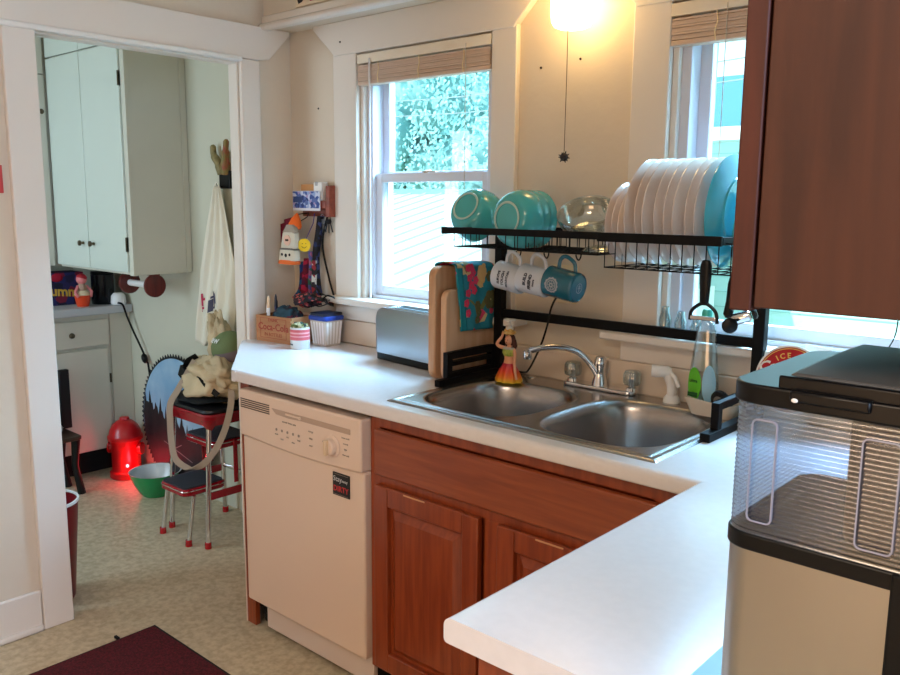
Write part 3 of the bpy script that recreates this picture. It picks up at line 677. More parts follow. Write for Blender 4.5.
# cutting boards in the side guard, and the towel over them
bd = wood('maple_board', (206, 164, 126), (188, 142, 104), 'z', .45, scale=7, coat=.05)
def board(x0, x1, y0, y1, z0, z1, r, label, mt):
    return single('cutting_board', MB().prism(rrect(y0, y1, z0, z1, r, 8), x0, x1, 'x'), mt, label, 'cutting board', bev=.005, seg=3)
board(1.062, 1.092, -.306, -.040, ZT+.0005, 1.272, .035, 'tall thick wooden cutting board standing beside the toaster', bd)
board(1.102, 1.126, -.292, -.030, ZT+.0005, 1.200, .03, 'shorter wooden cutting board in front of the tall one', wood('light_board', (214, 176, 142), (200, 156, 120), 'z', .45, scale=6, coat=.05))
tw = thing('dish_towel', (1.1, -.16, 1.08), 'turquoise floral dish towel draped over the cutting boards', 'towel')
def towel(u, v):
    y = -.262+.190*u; fold = .0045*math.sin(u*14+v*3)+.003*math.sin(v*9)
    s = v*.40
    top = 1.2775
    if s < .13: z = top-(.13-s); x = 1.0525
    elif s < .19:
        a = (s-.13)/.06; x = 1.0525+.082*a; z = top+.007*math.sin(PI*a)
    else: z = top-(s-.19); x = 1.1355
    x += fold*(.6 if x > 1.1 else -.25)
    if x > 1.1 and s > .19: y += .10*(s-.19)*(1-u)*1.0+ .03*(s-.19)
    z -= .006*u
    return (x, y, z)
tealC = multi('floral_turquoise', [(22, 120, 140), (26, 128, 146), (20, 112, 134), (24, 122, 142), (214, 64, 100), (206, 180, 130), (110, 112, 60), (30, 130, 150)], 34)
part('cloth', MB().sheet(towel, 24, 60), tealC, tw, solid=.0035, ang=180)
def stripe(u0, u1): return MB().sheet(lambda u, v: tuple(Vector(towel(u0+(u1-u0)*u, .5+v*.5))+Vector((.0028, 0, 0))), 6, 40)
part('plain_hem', stripe(.0, .18), pm('hem_turquoise', (26, 142, 158), .9), tw, solid=.001, ang=180)
fl = MB(); random.seed(3)
def blossom(u, v, r, n=5):
    p = Vector(towel(u, v))+Vector((.0035, 0, 0))
    for k in range(n):
        a = 2*PI*k/n; fl.ball(p+Vector((0, r*.6*math.cos(a), r*.6*math.sin(a))), r*.5, 8, 5, (.12, 1, 1))
for u, v in ((.32, .50), (.42, .54), (.34, .58), (.48, .60), (.36, .64), (.28, .70), (.42, .68), (.22, .78), (.24, .86), (.38, .50)): blossom(u, v, .013)
part('pink_flowers', fl, pm('flower_pink', (212, 60, 96), .9), tw); fl = MB()
for u, v in ((.66, .56), (.62, .60), (.70, .53)): blossom(u, v, .024)
part('cream_flowers', fl, pm('flower_cream', (216, 176, 116), .9), tw); fl = MB()
for u, v, q in ((.85, .76, .03), (.5, .80, .014), (.52, .86, .014), (.47, .92, .012), (.86, .57, .018)): blossom(u, v, q, 6)
part('olive_leaves', fl, pm('flower_olive', (92, 88, 54), .9), tw)

# toaster
TO = thing('toaster', (.845, -.14, ZT), 'long brushed stainless steel toaster with black base, under the left window', 'toaster')
t0 = Matrix.Rotation(math.radians(-7), 3, 'Z'); tc0 = Vector((.853, -.132, 0))
tf = lambda m: m.warp(lambda v: tc0 + t0 @ Vector((v.x-.845, v.y+.13, v.z)))
sec = [(-.196, .940), (-.198, 1.06), (-.192, 1.085), (-.178, 1.098), (-.082, 1.098), (-.068, 1.085), (-.062, 1.06), (-.064, .940)]
def tpro(x, s):
    return [Vector((x, -.13+(y+.13)*s, .94+(z-.94)*(1 if s == 1 else .97))) for y, z in sec]
part('steel_shell', tf(MB().rings([tpro(.680, .90), tpro(.686, .96), tpro(.70, 1), tpro(1.00, 1), tpro(1.018, .96), tpro(1.022, .9)])), pm('toaster_steel', (178, 184, 192), .3, 1, bump=.02, bscale=10, stretch=(1, 60, 60)), TO, ang=40)
part('black_base', tf(MB().prism(rrect(.682, 1.020, -.196, -.064, .018), ZT+.001, .942)), blackP, TO, bev=.003)
part('bread_slot', tf(MB().box(.73, .97, -.158, -.136, 1.094, 1.0990)), darkM, TO)
part('bread_slot', tf(MB().box(.73, .97, -.120, -.098, 1.094, 1.0990)), darkM, TO)
part('slot_rim', tf(MB().tube([(.715, -.168, 1.099), (.985, -.168, 1.099), (.985, -.09, 1.099), (.715, -.09, 1.099)], .0025, 6, close=True)), chromeM, TO)
part('lever', tf(MB().box(1.022, 1.035, -.14, -.12, 1.03, 1.045)), blackP, TO, bev=.003)

# outlet and cord
t = thing('wall_outlet', (1.36, 0, 1.12), 'ivory electrical outlet plate behind the teal mug', 'outlet')
part('cover_plate', MB().box(1.322, 1.416, -.006, -.0005, 1.158, 1.278), pm('ivory_plastic', (226, 208, 172), .35), t, bev=.003)
part('receptacle', MB().prism(rrect(1.352, 1.386, 1.172, 1.198, .01), -.009, -.006, 'y').prism(rrect(1.352, 1.386, 1.224, 1.250, .01), -.009, -.006, 'y'), pm('ivory_dark', (206, 186, 150), .4), t)
cp = bez([(1.369, -.03, 1.187), (1.374, -.06, 1.178), (1.386, -.102, 1.150), (1.380, -.11, 1.10), (1.356, -.108, 1.035), (1.31, -.10, .955), (1.25, -.055, .9265), (1.16, -.032, .923), (1.05, -.036, .919), (.98, -.04, .918)], 8)
t = thing('power_cord', (1.3, -.08, .92), 'black power cord curving from the outlet down behind the faucet', 'cord')
part('cable', MB().tube(cp, .0034, 8), blackP, t)
part('plug', MB().lathe([(.013, 0), (.014, .016), (.010, .024), (.005, .030)], (1.369, -.007, 1.187), (0, -1, -.2), 16), blackP, t)

# pieces on the right window's sill
for i, (x, y, h, lb) in enumerate(((1.738, -.045, .085, 'small clear glass bottle on the right window sill, nearest the casing'), (1.783, -.040, .075, 'small clear glass jar on the right window sill, middle one'), (1.832, -.045, .060, 'low clear glass jar on the right window sill, beside the soap bottle'))):
    single('sill_jar', MB().lathe([(.012, 0), (.017, .002), (.018, h*.6), (.012, h*.8), (.011, h), (.009, h), (.010, h*.8), (.015, h*.55), (.014, .006), (.001, .005)], (x, y, 1.0985), (0, 0, 1), 24, cap=False), clearM, lb, 'jar', 'clear jars on the right window sill')
t = thing('soap_dish', (1.90, -.04, 1.0985), 'shallow chrome soap dish on the right window sill', 'dish')
part('dish_body', MB().lathe([(.02, 0), (.04, .006), (.048, .018), (.045, .018), (.036, .008), (.001, .004)], (1.93, -.045, 1.0985), (0, 0, 1), 28, sy=.55, cap=False), chromeM, t)

# round tin sign
RS = thing('round_tin_sign', (2.118, -.10, 1.0), 'round red tin sign reading ICE COLD leaning behind the black-lidded machine', 'sign')
def sgn(v, o=0): return Vector((2.118+v[0], -.115+v[1]*.12-o, 1.040+v[1]*.993))
def disc(r0, r1, o, th=.002):
    n = 64; m = MB(); A = [(r1*math.cos(2*PI*i/n), r1*math.sin(2*PI*i/n)) for i in range(n)]
    if r0 <= 0: m.add([sgn(p, o) for p in A]+[sgn(p, o-th) for p in A], [list(range(n)), list(range(n, 2*n))]+[[i, (i+1) % n, n+(i+1) % n, n+i] for i in range(n)])
    else:
        B = [(r0/r1*a, r0/r1*b) for a, b in A]; m.add([sgn(p, o) for p in A]+[sgn(p, o) for p in B], [[i, (i+1) % n, n+(i+1) % n, n+i] for i in range(n)])
    return m
part('disc', disc(0, .086, 0), pm('sign_white', (230, 222, 210), .35), RS, smooth=False)
part('red_face', disc(0, .081, .0006, .0004), pm('sign_red', (176, 16, 30), .3), RS, smooth=False)
part('gold_ring', disc(.0765, .0785, .0011), pm('sign_gold', (220, 180, 90), .35), RS, smooth=False)
def arcf(v):
    R = .060; a = PI/2-v.x/R-.34; rr = R+v.y; return sgn((rr*math.cos(a), rr*math.sin(a)), .0012+v.z)
part('arc_lettering', text_mb('ICE COLD', .0185, arcf, .0003, bold=.0004, spacing=1.55), pm('sign_gold', (220, 180, 90), .35), RS, smooth=False)
def scr(v): return sgn((v.x+v.y*.3, v.y+.034+v.x*.12), .0013+v.z)
part('script_lettering', text_mb('Coca-Cola', .036, scr, .0003, bold=.0010), pm('sign_white', (230, 222, 210), .35), RS, smooth=False)
single('white_card', MB().box(2.125, 2.190, -.062, -.060, 1.008, 1.118).rot(.12, 'Y', (2.16, -.06, 1.05)).move((.0, .0, .005)), whiteP, 'white card edge behind the round red sign', 'card')

# ------------------------------------------------------------------ coffee machine in the foreground
MC = thing('coffee_machine', (2.62, -1.22, ZT+.004), 'stainless steel machine with ribbed clear water tank and black lid, right foreground', 'coffee maker')
zc0 = ZT+.004; fx0, fx1, fy0, fy1 = 2.504, 2.742, -1.384, -1.13
part('black_foot', MB().prism(rrect(fx0+.006, fx1-.006, fy0+.006, fy1-.006, .025), zc0, .934), blackP, MC, bev=.002)
part('steel_body', MB().prism(rrect(fx0, fx1-.0, fy0, fy1, .03, 10), .934, 1.118), pm('brushed_machine_steel', (176, 172, 166), .34, 1, bump=.03, bscale=6, stretch=(60, 60, 1)), MC, ang=50)
part('black_side_column', MB().box(2.669, fx1+.004, fy0-.006, fy1, .934, 1.136), blackP, MC, bev=.003)
part('middle_band', MB().prism(rrect(fx0-.002, fx1+.002, fy0-.003, fy1, .031, 10), 1.118, 1.136), blackP, MC, bev=.002)
rs = []; nr = 27; z0t, z1t = 1.136, 1.272
for k in range(nr*4+1):
    z = z0t+(z1t-z0t)*k/(nr*4); o = .0007*math.cos(2*PI*k/4)
    rs.append([Vector((x, y, z)) for x, y in rrect(fx0-o+.001, fx1+o, fy0-o+.001, fy1+o, .028, 8)])
part('water_tank', MB().rings(rs), glassy('tank_plastic', (214, 222, 234), .88, .2), MC, ang=80)
for xa, xb, nm in ((2.530, 2.556, 'tank_window'), (2.634, 2.668, 'tank_window')):
    o_ = rrect(xa, xb, 1.150, 1.258, .006, 5); i_ = rrect(xa+.0015, xb-.0015, 1.1515, 1.2565, .005, 5)
    m = MB().rings([[Vector((x, fy0-.0018, z)) for x, z in i_], [Vector((x, fy0-.0034, z)) for x, z in i_], [Vector((x, fy0-.0034, z)) for x, z in o_], [Vector((x, fy0-.0002, z)) for x, z in o_]], cap=False)
    part(nm, m, pm('smoky_frame', (150, 148, 160), .25), MC)
part('added_dark_core', MB().box(2.612, 2.735, -1.355, -1.10, 1.138, 1.270), pm('dark_core', (46, 38, 42), .4), MC, bev=.01)  # dark box added inside so the tank's right part looks dark
lidM = pm('lid_black_gloss', (10, 10, 11), .30)
lidM.node_tree.nodes['Principled BSDF'].inputs['Specular IOR Level'].default_value = .3
part('lid_rim', MB().prism(rrect(fx0-.003, fx1+.003, fy0-.004, fy1+.004, .032, 10), 1.272, 1.2925), lidM, MC, bev=.003, seg=3)
part('lid_front', MB().box(2.552, 2.738, -1.3835, -1.374, 1.288, 1.3045), lidM, MC, bev=.002)
hp_ = [(-1.376, 1.290), (-1.376, 1.3065), (-1.35, 1.3085), (-1.24, 1.311), (-1.150, 1.309), (-1.145, 1.290)]
part('lid_hump', MB().prism(hp_, 2.553, 2.738, 'x').warp(lambda v: (v.x+(.0 if v.x > 2.6 else -.012*(v.z-1.29)/.028*-1), v.y, v.z)), pm('lid_grey', (92, 90, 86), .42, var=.12, vscale=12), MC, bev=.005, seg=3)
part('lid_tab', MB().box(2.566, 2.640, -1.3925, -1.370, 1.281, 1.2935), lidM, MC, bev=.003)
part('hinge_light', MB().ball((2.572, -1.3925, 1.2835), .0022, sc=(1.5, .4, 1)), whiteP, MC)
single('blue_mat', MB().prism(rrect(2.452, 2.775, -1.404, -1.05, .012), ZT+.0003, ZT+.0035), pm('pale_blue_mat', (120, 180, 208), .4), 'pale blue flat mat under the machine at the counter end', 'mat')
single('thin_cable', MB().tube(bez([(2.40, -.20, .925), (2.385, -.20, .99), (2.33, -.15, 1.10), (2.34, -.08, 1.18), (2.335, -.06, 1.30)], 8), .0015, 6), blackP, 'thin dark wire rising in front of the right window pane', 'wire')

# ================================================================== LAMP, BLINDS, SIGN
LA = thing('ceiling_lamp', (1.420, -.085, 1.965), 'glowing white glass lamp with pull chain under the soffit', 'lamp')
glow = pm('lamp_glass_glow', (255, 214, 144), .3, emit=10)
part('glass_shade', MB().lathe([(.001, 0), (.040, .001), (.052, .006), (.060, .020), (.063, .05), (.063, .11), (.058, .135), (.045, .150), (.042, .160)], (1.420, -.0850, 1.966), (0, 0, 1), 48, cap=False), glow, LA)
part('fitter', MB().lathe([(.050, 0), (.055, .004), (.055, .010)], (1.420, -.085, 2.123), (0, 0, 1), 40), whiteP, LA)
part('pull_chain', MB().tube(bez([(1.452, -.150, 2.05), (1.452, -.152, 1.95), (1.451, -.150, 1.80), (1.450, -.150, 1.615)], 12), .0011, 6), pm('chain_brass', (90, 74, 50), .4, .8), LA)
pe = MB().ball((1.450, -.150, 1.600), .012, 14, 10)
for k in range(14):
    a = k*2.4; z = 1-2*(k+.5)/14; q = math.sqrt(1-z*z); n_ = Vector((q*math.cos(a), q*math.sin(a), z)); pe.cyl(Vector((1.450, -.150, 1.600))+n_*.010, Vector((1.450, -.150, 1.600))+n_*.018, .003, .001, 6)
part('spiky_pendant', pe, pm('pendant_dark', (50, 44, 44), .5, .4), LA)

def blind(x0, x1, label, zt, cordx, wandx):
    t = thing('venetian_blind', ((x0+x1)/2, -.0, zt-.1), label, 'blind', 'raised window blinds')
    tan = pm('blind_tan', (206, 180, 160), .55)
    part('head_rail', MB().box(x0, x1, -.022, .018, zt-.034, zt), pm('blind_rail', (232, 220, 200), .4), t, bev=.003)
    for k in range(9):
        z = zt-.040-.0063*k
        part('slat', MB().box(x0+.004, x1-.004, -.021+.002*math.sin(k*2), .017, z-.0058, z-.0004), tan, t)
    part('bottom_rail', MB().box(x0+.002, x1-.002, -.021, .017, zt-.112, zt-.097), tan, t, bev=.003)
    part('pull_cord', MB().tube([(cordx, -.026, zt-.02), (cordx+.001, -.027, zt-.3), (cordx, -.027, zt-.66)], .0012, 6), pm('cord_grey', (190, 186, 178), .7), t)
    if wandx: part('tilt_wand', MB().tube([(wandx, -.027, zt-.02), (wandx+.002, -.03, zt-.90)], .0034, 8), pm('wand_white', (214, 214, 218), .4), t)
    lc = MB()
    for fx in (.18, .5, .82):
        x = x0+(x1-x0)*fx
        lc.tube([(x, -.0235, zt-.036), (x+.004, -.0245, zt-.06), (x-.003, -.0245, zt-.085), (x, -.0235, zt-.11)], .0016, 5)
    part('ladder_cord', lc, pm('ladder_tape', (236, 216, 170), .7), t)
blind(WL[0]+.006, WL[1]-.004, 'raised tan blind bundled at the top of the left window', 2.006, .965, .50)
blind(WR[0]-.002, WR[1]-.004, 'raised tan blind bundled at the top of the right window', 2.006, 1.86, None)

SG = thing('pennant_sign', (.36, -.13, 2.18), 'white framed sign with slanted black letters and red field above the trim', 'sign')
part('board', MB().box(.215, .478, -.136, -.126, 2.183, 2.50), pm('sign_cream', (226, 206, 176), .5), SG, bev=.001)
part('red_field', MB().prism([(.300, 2.194), (.462, 2.194), (.462, 2.34), (.345, 2.34)], -.1372, -.136, 'y'), pm('sign_crimson', (176, 24, 60), .45), SG)
part('black_lettering', text_mb('DU', .085, lambda v: (.268+v.x*.8+v.y*-.45, -.1372-v.z, 2.229+v.y+v.x*.15), .0004, bold=.002), pm('sign_black', (20, 16, 18), .5), SG, smooth=False)

# ================================================================== LEFT CORNER OF THE COUNTER
CR = thing('wooden_crate', (.17, -.27, ZT), 'small wooden crate with faded red printing in the counter corner', 'crate')
pine = wood('crate_pine', (180, 122, 76), (158, 102, 60), 'x', .6, scale=8, coat=0)
cz1 = 1.018
# front board runs along the diagonal seen from the room
A0 = Vector((.050, -.236, 0)); A1 = Vector((.247, -.216, 0))
dA = (A1-A0).normalized(); nA = Vector((-dA.y, dA.x, 0))
def cb(u0, u1, v0, v1, z0, z1):
    P = [A0+dA*u+nA*v for u, v in ((u0, v0), (u1, v0), (u1, v1), (u0, v1))]
    return MB().prism([(p.x, p.y) for p in P], z0, z1)
W_ = (A1-A0).length
part('front_board', cb(0, W_, 0, .008, ZT, cz1), pine, CR, bev=.001)
part('back_board', cb(0, W_, .112, .12, ZT, cz1), pine, CR, bev=.001)
part('end_board', cb(0, .008, .008, .112, ZT, cz1), pine, CR, bev=.001)
eb = part('end_board', cb(W_-.008, W_, .008, .112, ZT, cz1), wood('crate_end', (222, 176, 134), (204, 156, 112), 'y', .6, scale=8, coat=0), CR, bev=.001)
jt = MB()
for k in range(6): jt.join(cb(W_-.0005, W_+.0008, 0, .008, ZT+.006+k*.016, ZT+.014+k*.016))
part('box_joint', jt, wood('crate_end', (222, 176, 134), (204, 156, 112), 'y'), CR)
part('floor_board', cb(.008, W_-.008, .008, .112, ZT+.0005, ZT+.008), pine, CR)
def crf(cx, cz): return lambda v: (A0+dA*(cx+v.x)-nA*(.0004+v.z)+Vector((0, 0, cz+v.y)))
red = pm('crate_print_red', (150, 52, 36), .7)
part('red_printing', text_mb('DRINK', .018, crf(W_/2, 1.002), .0003).join(text_mb('Coca-Cola', .040, crf(W_/2, .974), .0003, bold=.0006)).join(text_mb('IN BOTTLES', .019, crf(W_/2, .944), .0003)), red, CR, smooth=False)
def fr_(a, b, c_, d_): return cb(a, b, -.0006, 0, c_, d_)
part('print_border', fr_(.025, W_-.025, 1.008, 1.0095).join(fr_(.025, W_-.025, .930, .9315)).join(fr_(.025, .0265, .930, 1.0095)).join(fr_(W_-.0265, W_-.025, .930, 1.0095)), red, CR, smooth=False)
def inside(u, v, z): p = A0+dA*u+nA*v; return Vector((p.x, p.y, z))
pens = [('white capped marker standing in the crate', (238, 238, 240), .040, .030, 1.092, .0065, (236, 200, 160)), ('navy blue pen standing tallest in the crate', (24, 34, 80), .066, .045, 1.10, .0055, (20, 24, 40)), ('black and white pen leaning at the crate edge', (30, 30, 34), .024, .040, 1.062, .006, (230, 230, 232)), ('thin black pencil between the pens in the crate', (20, 18, 22), .055, .060, 1.078, .004, (20, 18, 22))]
for lb, col, u, v, zt, r_, c2 in pens:
    t = thing('pen', inside(u, v, ZT+.0085), lb, 'pen', 'pens in the wooden crate')
    p0 = inside(u, v, ZT+.009); p1 = inside(u-.004, v+.006, zt)
    part('barrel', MB().cyl(p0, p0.lerp(p1, .72), r_), pm('pen_%d_%d_%d' % col, col, .3), t)
    part('cap', MB().cyl(p0.lerp(p1, .72), p0.lerp(p1, .95), r_*1.1, r_*.9).cyl(p0.lerp(p1, .95), p1, r_*.8, r_*.3), pm('pen_%d_%d_%d' % c2, c2, .3), t)
# folded dark cloth in the crate
def blob(c, r, sc, amp, fr, seed=0, n=40):
    m = MB().ball((0, 0, 0), 1, n, n//2)
    c = Vector(c)
    def f(v):
        q = 1+amp*(noise.noise(v*fr+Vector((seed, seed*2, 0)))+.5*noise.noise(v*fr*2.3+Vector((seed, 0, 5))))
        return c+Vector((v.x*sc[0], v.y*sc[1], v.z*sc[2]))*r*q
    return m.warp(f)
navyM = multi('dark_patterned_cloth', [(18, 34, 50), (24, 60, 74), (14, 20, 34), (30, 44, 60), (20, 26, 40), (96, 30, 44)], 45)
single('folded_cloth', blob(inside(.118, .060, 1.006), .066, (1.12, .70, .75), .25, 3, 2), navyM, 'dark blue patterned cloth stuffed into the wooden crate', 'cloth', ang=80)
LY = thing('lanyard_pile', (.285, -.10, 1.0), 'tangle of dark red and black patterned lanyards heaped on the blue-lidded tub', 'lanyards')
random.seed(5)
lm = multi('lanyard_pattern', [(30, 18, 24), (120, 24, 34), (20, 24, 40), (190, 90, 80), (14, 14, 18), (40, 20, 30)], 90)
for k in range(7):
    a = random.uniform(0, 6.28); cc = Vector((.250+random.uniform(-.03, .04), -.098+random.uniform(-.02, .02), 1.068+k*.005))
    pts = [cc+Vector((.055*math.cos(a+s*.6)*(1+.2*math.sin(s*1.7+k)), .032*math.sin(a+s*.6), .008*math.sin(s*2+k))) for s in range(10)]
    part('strap', MB().tube(bez(pts, 5), .0065, 6, flat=.35), lm if k % 3 else blackP, LY)
part('bundle', blob((.225, -.115, 1.080), .062, (1.15, .62, .42), .35, 3.5, 6), lm, LY, ang=80)
# small tin
TN = thing('paint_tin', (.262, -.262, ZT), 'small tin with pink and white label standing in front of the crate', 'tin')
tx, ty = .320, -.228
part('tin_body', MB().lathe([(.036, 0), (.037, .002), (.037, .079), (.036, .081), (.034, .081), (.034, .03), (.001, .03)], (tx, ty, ZT), (0, 0, 1), 40, cap=False), pm('tin_white', (214, 212, 208), .35), TN)
part('pink_band', MB().lathe([(.0372, 0), (.0373, .001), (.0373, .039), (.0372, .040)], (tx, ty, ZT+.034), (0, 0, 1), 40, cap=False), pm('tin_pink', (214, 96, 104), .4), TN)
part('label_marks', MB().lathe([(.0374, 0), (.0375, .003), (.0374, .006)], (tx, ty, ZT+.058), (0, 0, 1), 40, cap=False).lathe([(.0374, 0), (.0375, .002), (.0374, .004)], (tx, ty, ZT+.046), (0, 0, 1), 40, cap=False), pm('tin_pale_pink', (236, 170, 170), .4), TN)
part('dark_mark', MB().sheet(lambda u, v: (tx+.0375*math.sin(.1-u*.7), ty-.0375*math.cos(.1-u*.7), ZT+.014+.006*v), 8, 1), pm('tin_dark', (60, 60, 60), .5), TN)
part('contents', blob((tx, ty, ZT+.084), .031, (1, 1, .45), .4, 5, 3), multi('tin_contents', [(120, 130, 80), (40, 50, 50), (190, 180, 140), (70, 90, 60)], 60), TN)
# square tub with blue lid
TB = thing('striped_tub', (.345, -.135, ZT), 'tub of sticks with pale vertical stripes and blue lid beside the sill', 'container')
def tubr(s, z, cx=.332, cy=-.108): return [Vector((cx+(x)*s, cy+(y)*s, z)) for x, y in rrect(-.048, .048, -.048, .048, .012, 5)]
T_ = Matrix.Rotation(.0, 3, 'Z')
part('tub_body', MB().rings([tubr(.80, ZT+.001), tubr(.84, ZT+.006), tubr(1, ZT+.100)]), pm('tub_clear', (206, 190, 176), .3), TB)
st = MB()
for k in range(5):
    for (ax_, sg) in (('x', -1), ('y', 1)):
        u = -.034+k*.0170; w = .0055
        def q(u_, z, o=.0006):
            f = .82+.18*(z-ZT)/.1
            return (.332+u_*f, -.108-(.048+o)*f, z) if ax_ == 'x' else (.332+(.048+o)*f, -.108+u_*f, z)
        o_ = st.v.__len__()
        st.add([q(u-w, ZT+.008), q(u+w, ZT+.008), q(u+w, ZT+.094), q(u-w, ZT+.094)], [[0, 1, 2, 3]])
part('white_sticks', st, pm('stick_white', (240, 232, 226), .5), TB, smooth=False)
part('blue_lid', MB().rings([tubr(1.02, ZT+.099), tubr(1.09, ZT+.101), tubr(1.09, ZT+.113), tubr(1.0, ZT+.117)]), pm('lid_blue', (30, 62, 150), .3), TB)
part('dark_lid_top', MB().rings([tubr(.98, ZT+.116), tubr(.98, ZT+.127), tubr(.7, ZT+.130)]), pm('lid_navy', (14, 22, 44), .4), TB)

# key rack and what hangs on it
KR = thing('key_rack', (.2, -.02, 1.41), 'reddish wooden key and letter rack on the corner wall', 'key rack')
kw = wood('rack_wood', (148, 66, 44), (120, 48, 30), 'x', .45)
part('back_board', MB().box(.080, .296, -.014, -.001, 1.407, 1.530), kw, KR, bev=.002)
part('letter_holder', MB().box(.086, .272, -.052, -.044, 1.440, 1.470).box(.086, .272, -.044, -.014, 1.440, 1.447).box(.273, .294, -.0519, -.014, 1.407, 1.527), kw, KR, bev=.001)
hk = MB()
for k in range(6): hk.tube(bez([(.10+.037*k, -.014, 1.418), (.10+.037*k, -.026, 1.414), (.10+.037*k, -.030, 1.420)], 4), .0018, 6)
part('hooks', hk, pm('hook_brass', (120, 96, 60), .35, .8), KR)
PC = thing('postcard', (.17, -.06, 1.43), 'postcard with blue city view in front of the key rack', 'postcard')
part('card', MB().box(.072, .245, -.058, -.0565, 1.430, 1.508), pm('card_white', (220, 220, 226), .4), PC)
part('picture', MB().add([(.074, -.0585, 1.440), (.243, -.0585, 1.440), (.243, -.0585, 1.506), (.074, -.0585, 1.506)], [[0, 1, 2, 3]]), multi('city_picture', [(60, 84, 150), (150, 170, 210), (90, 110, 170), (200, 206, 226), (40, 60, 120), (170, 150, 190)], 70), PC, smooth=False)
part('blue_panel', MB().add([(.078, -.0588, 1.462), (.135, -.0588, 1.462), (.135, -.0588, 1.486), (.078, -.0588, 1.486)], [[0, 1, 2, 3]]), pm('card_blue', (40, 66, 120), .4), PC, smooth=False)
single('tan_envelope', MB().box(.105, .190, -.040, -.036, 1.448, 1.534), pm('kraft_tan', (196, 140, 84), .6), 'tan card standing at the back of the key rack', 'card', bev=.001)
t = thing('white_box', (.215, -.03, 1.51), 'small white cup-like box standing in the key rack', 'box')
part('shell', MB().box(.195, .246, -.050, -.016, 1.4475, 1.542), whiteP, t, bev=.004)
part('notch', MB().box(.206, .222, -.0505, -.030, 1.528, 1.543), pm('notch_grey', (170, 168, 166), .5), t)
for kx_, lb, col in ((.223, 'steel keys on ring hanging from the key rack, left bunch', (150, 154, 160)), (.262, 'dark keys on ring hanging from the key rack, right bunch', (40, 40, 44))):
    t = thing('key_bunch', (kx_, -.03, 1.34), lb, 'keys', 'key bunches on the rack'); m_ = pm('key_%d' % col[0], col, .3, .9)
    part('key_ring', MB().tube([(kx_+.011*math.cos(a), -.029, 1.405+.011*math.sin(a)) for a in [2*PI*i/16 for i in range(16)]], .0012, 5, close=True), m_, t)
    for k in range(3):
        a = -.35+.35*k; kk = MB().prism([(kx_-.0075, 1.398), (kx_-.009, 1.385), (kx_-.003, 1.378), (kx_-.003, 1.346), (kx_+.003, 1.342), (kx_+.003, 1.378), (kx_+.009, 1.385), (kx_+.0075, 1.398)], -.0275-.0025*k, -.026-.0025*k, 'y').rot(a, 'Y', (kx_, -.027, 1.400))
        part('key', kk, m_, t, bev=.0004)
# oven mitt, cone, badge, lanyards
MT = thing('felt_ornament', (.10, -.07, 1.24), 'white felt pouch with round face patch and orange trim hanging in the corner', 'pouch')
ox, oy = .118, -.115
felt = pm('felt_white', (206, 196, 176), .9, bump=.4, bscale=200)
def pouch(z0, z1, w0, w1, th, x=ox): return MB().rings([[Vector((x+.02*((z-1.24)/.2)*1.2+px_*w, oy+py*th, z)) for px_, py in rrect(-1, 1, -1, 1, .5, 5)] for z, w in ((z0, w0), (z0+.004, w0*1.05), ((z0+z1)/2, (w0+w1)/2*1.03), (z1-.004, w1), (z1, w1*.8))])
part('lower_body', pouch(1.232, 1.276, .052, .048, .020), felt, MT)
part('upper_body', pouch(1.280, 1.345, .044, .038, .018), felt, MT)
part('orange_hem', pouch(1.217, 1.234, .053, .053, .021), pm('felt_orange', (226, 110, 50), .9), MT)
part('grey_band', pouch(1.275, 1.282, .047, .046, .0215), pm('felt_grey', (110, 104, 100), .9), MT)
part('shoulder', pouch(1.343, 1.375, .038, .018, .016), pm('felt_taupe', (160, 146, 130), .9), MT)
fz = oy-.0195
def dsk(cx, cz, r, y, th=.002, seg=24): return MB().lathe([(r, 0), (r, th)], (cx, y, cz), (0, -1, 0), seg)
part('face_patch', dsk(ox+.012, 1.313, .021, oy-.0175, .003), pm('felt_pink', (224, 180, 156), .9), MT)
part('face_marks', dsk(ox+.007, 1.314, .0045, oy-.0205, .0015, 12).join(dsk(ox+.017, 1.314, .0045, oy-.0205, .0015, 12)).join(dsk(ox-.022, 1.256, .006, fz, .0015, 12)).join(dsk(ox+.002, 1.253, .0075, fz, .0015, 12)).join(dsk(ox+.026, 1.256, .006, fz, .0015, 12)), pm('felt_black', (34, 26, 26), .9), MT)
part('hanging_loop', MB().tube([(ox+.02, oy+.01, 1.372), (ox+.035, -.05, 1.405), (.137, -.029, 1.419)], .002, 6), blackP, MT)
t = thing('orange_tassel', (.135, -.09, 1.37), 'bright orange pointed tassel hanging above the felt pouch', 'tassel')
part('cone', MB().lathe([(.024, 0), (.027, .012), (.020, .035), (.008, .055), (.002, .062)], (.132, -.098, 1.360), (.0, .25, 1), 20), pm('orange_felt', (236, 104, 30), .8, bump=.5, bscale=120), t)
part('cord', MB().tube([(.132, -.083, 1.415), (.136, -.029, 1.421)], .0018, 6), blackP, t)
t = thing('smiley_badge', (.19, -.1, 1.29), 'yellow round smiley badge beside the felt pouch', 'badge')
part('disc', MB().lathe([(.024, 0), (.026, .002), (.026, .005), (.023, .007)], (.186, -.092, 1.295), (-.1, -1, 0), 32).rot(math.radians(38), 'Z', (.186, -.092, 0)), pm('badge_yellow', (240, 202, 30), .4), t)
part('face', MB().ball((.179, -.1005, 1.301), .002).ball((.193, -.0995, 1.301), .002).tube(bez([(.176, -.1005, 1.290), (.186, -.1005, 1.284), (.196, -.0995, 1.290)], 5), .0012, 6).rot(math.radians(38), 'Z', (.186, -.092, 0)), pm('badge_brown', (130, 90, 20), .5), t)
part('neck_strap', MB().tube([(.188, -.086, 1.318), (.190, -.05, 1.38), (.174, -.029, 1.419)], .003, 6, flat=.4), pm('strap_purple', (70, 60, 130), .7), t)
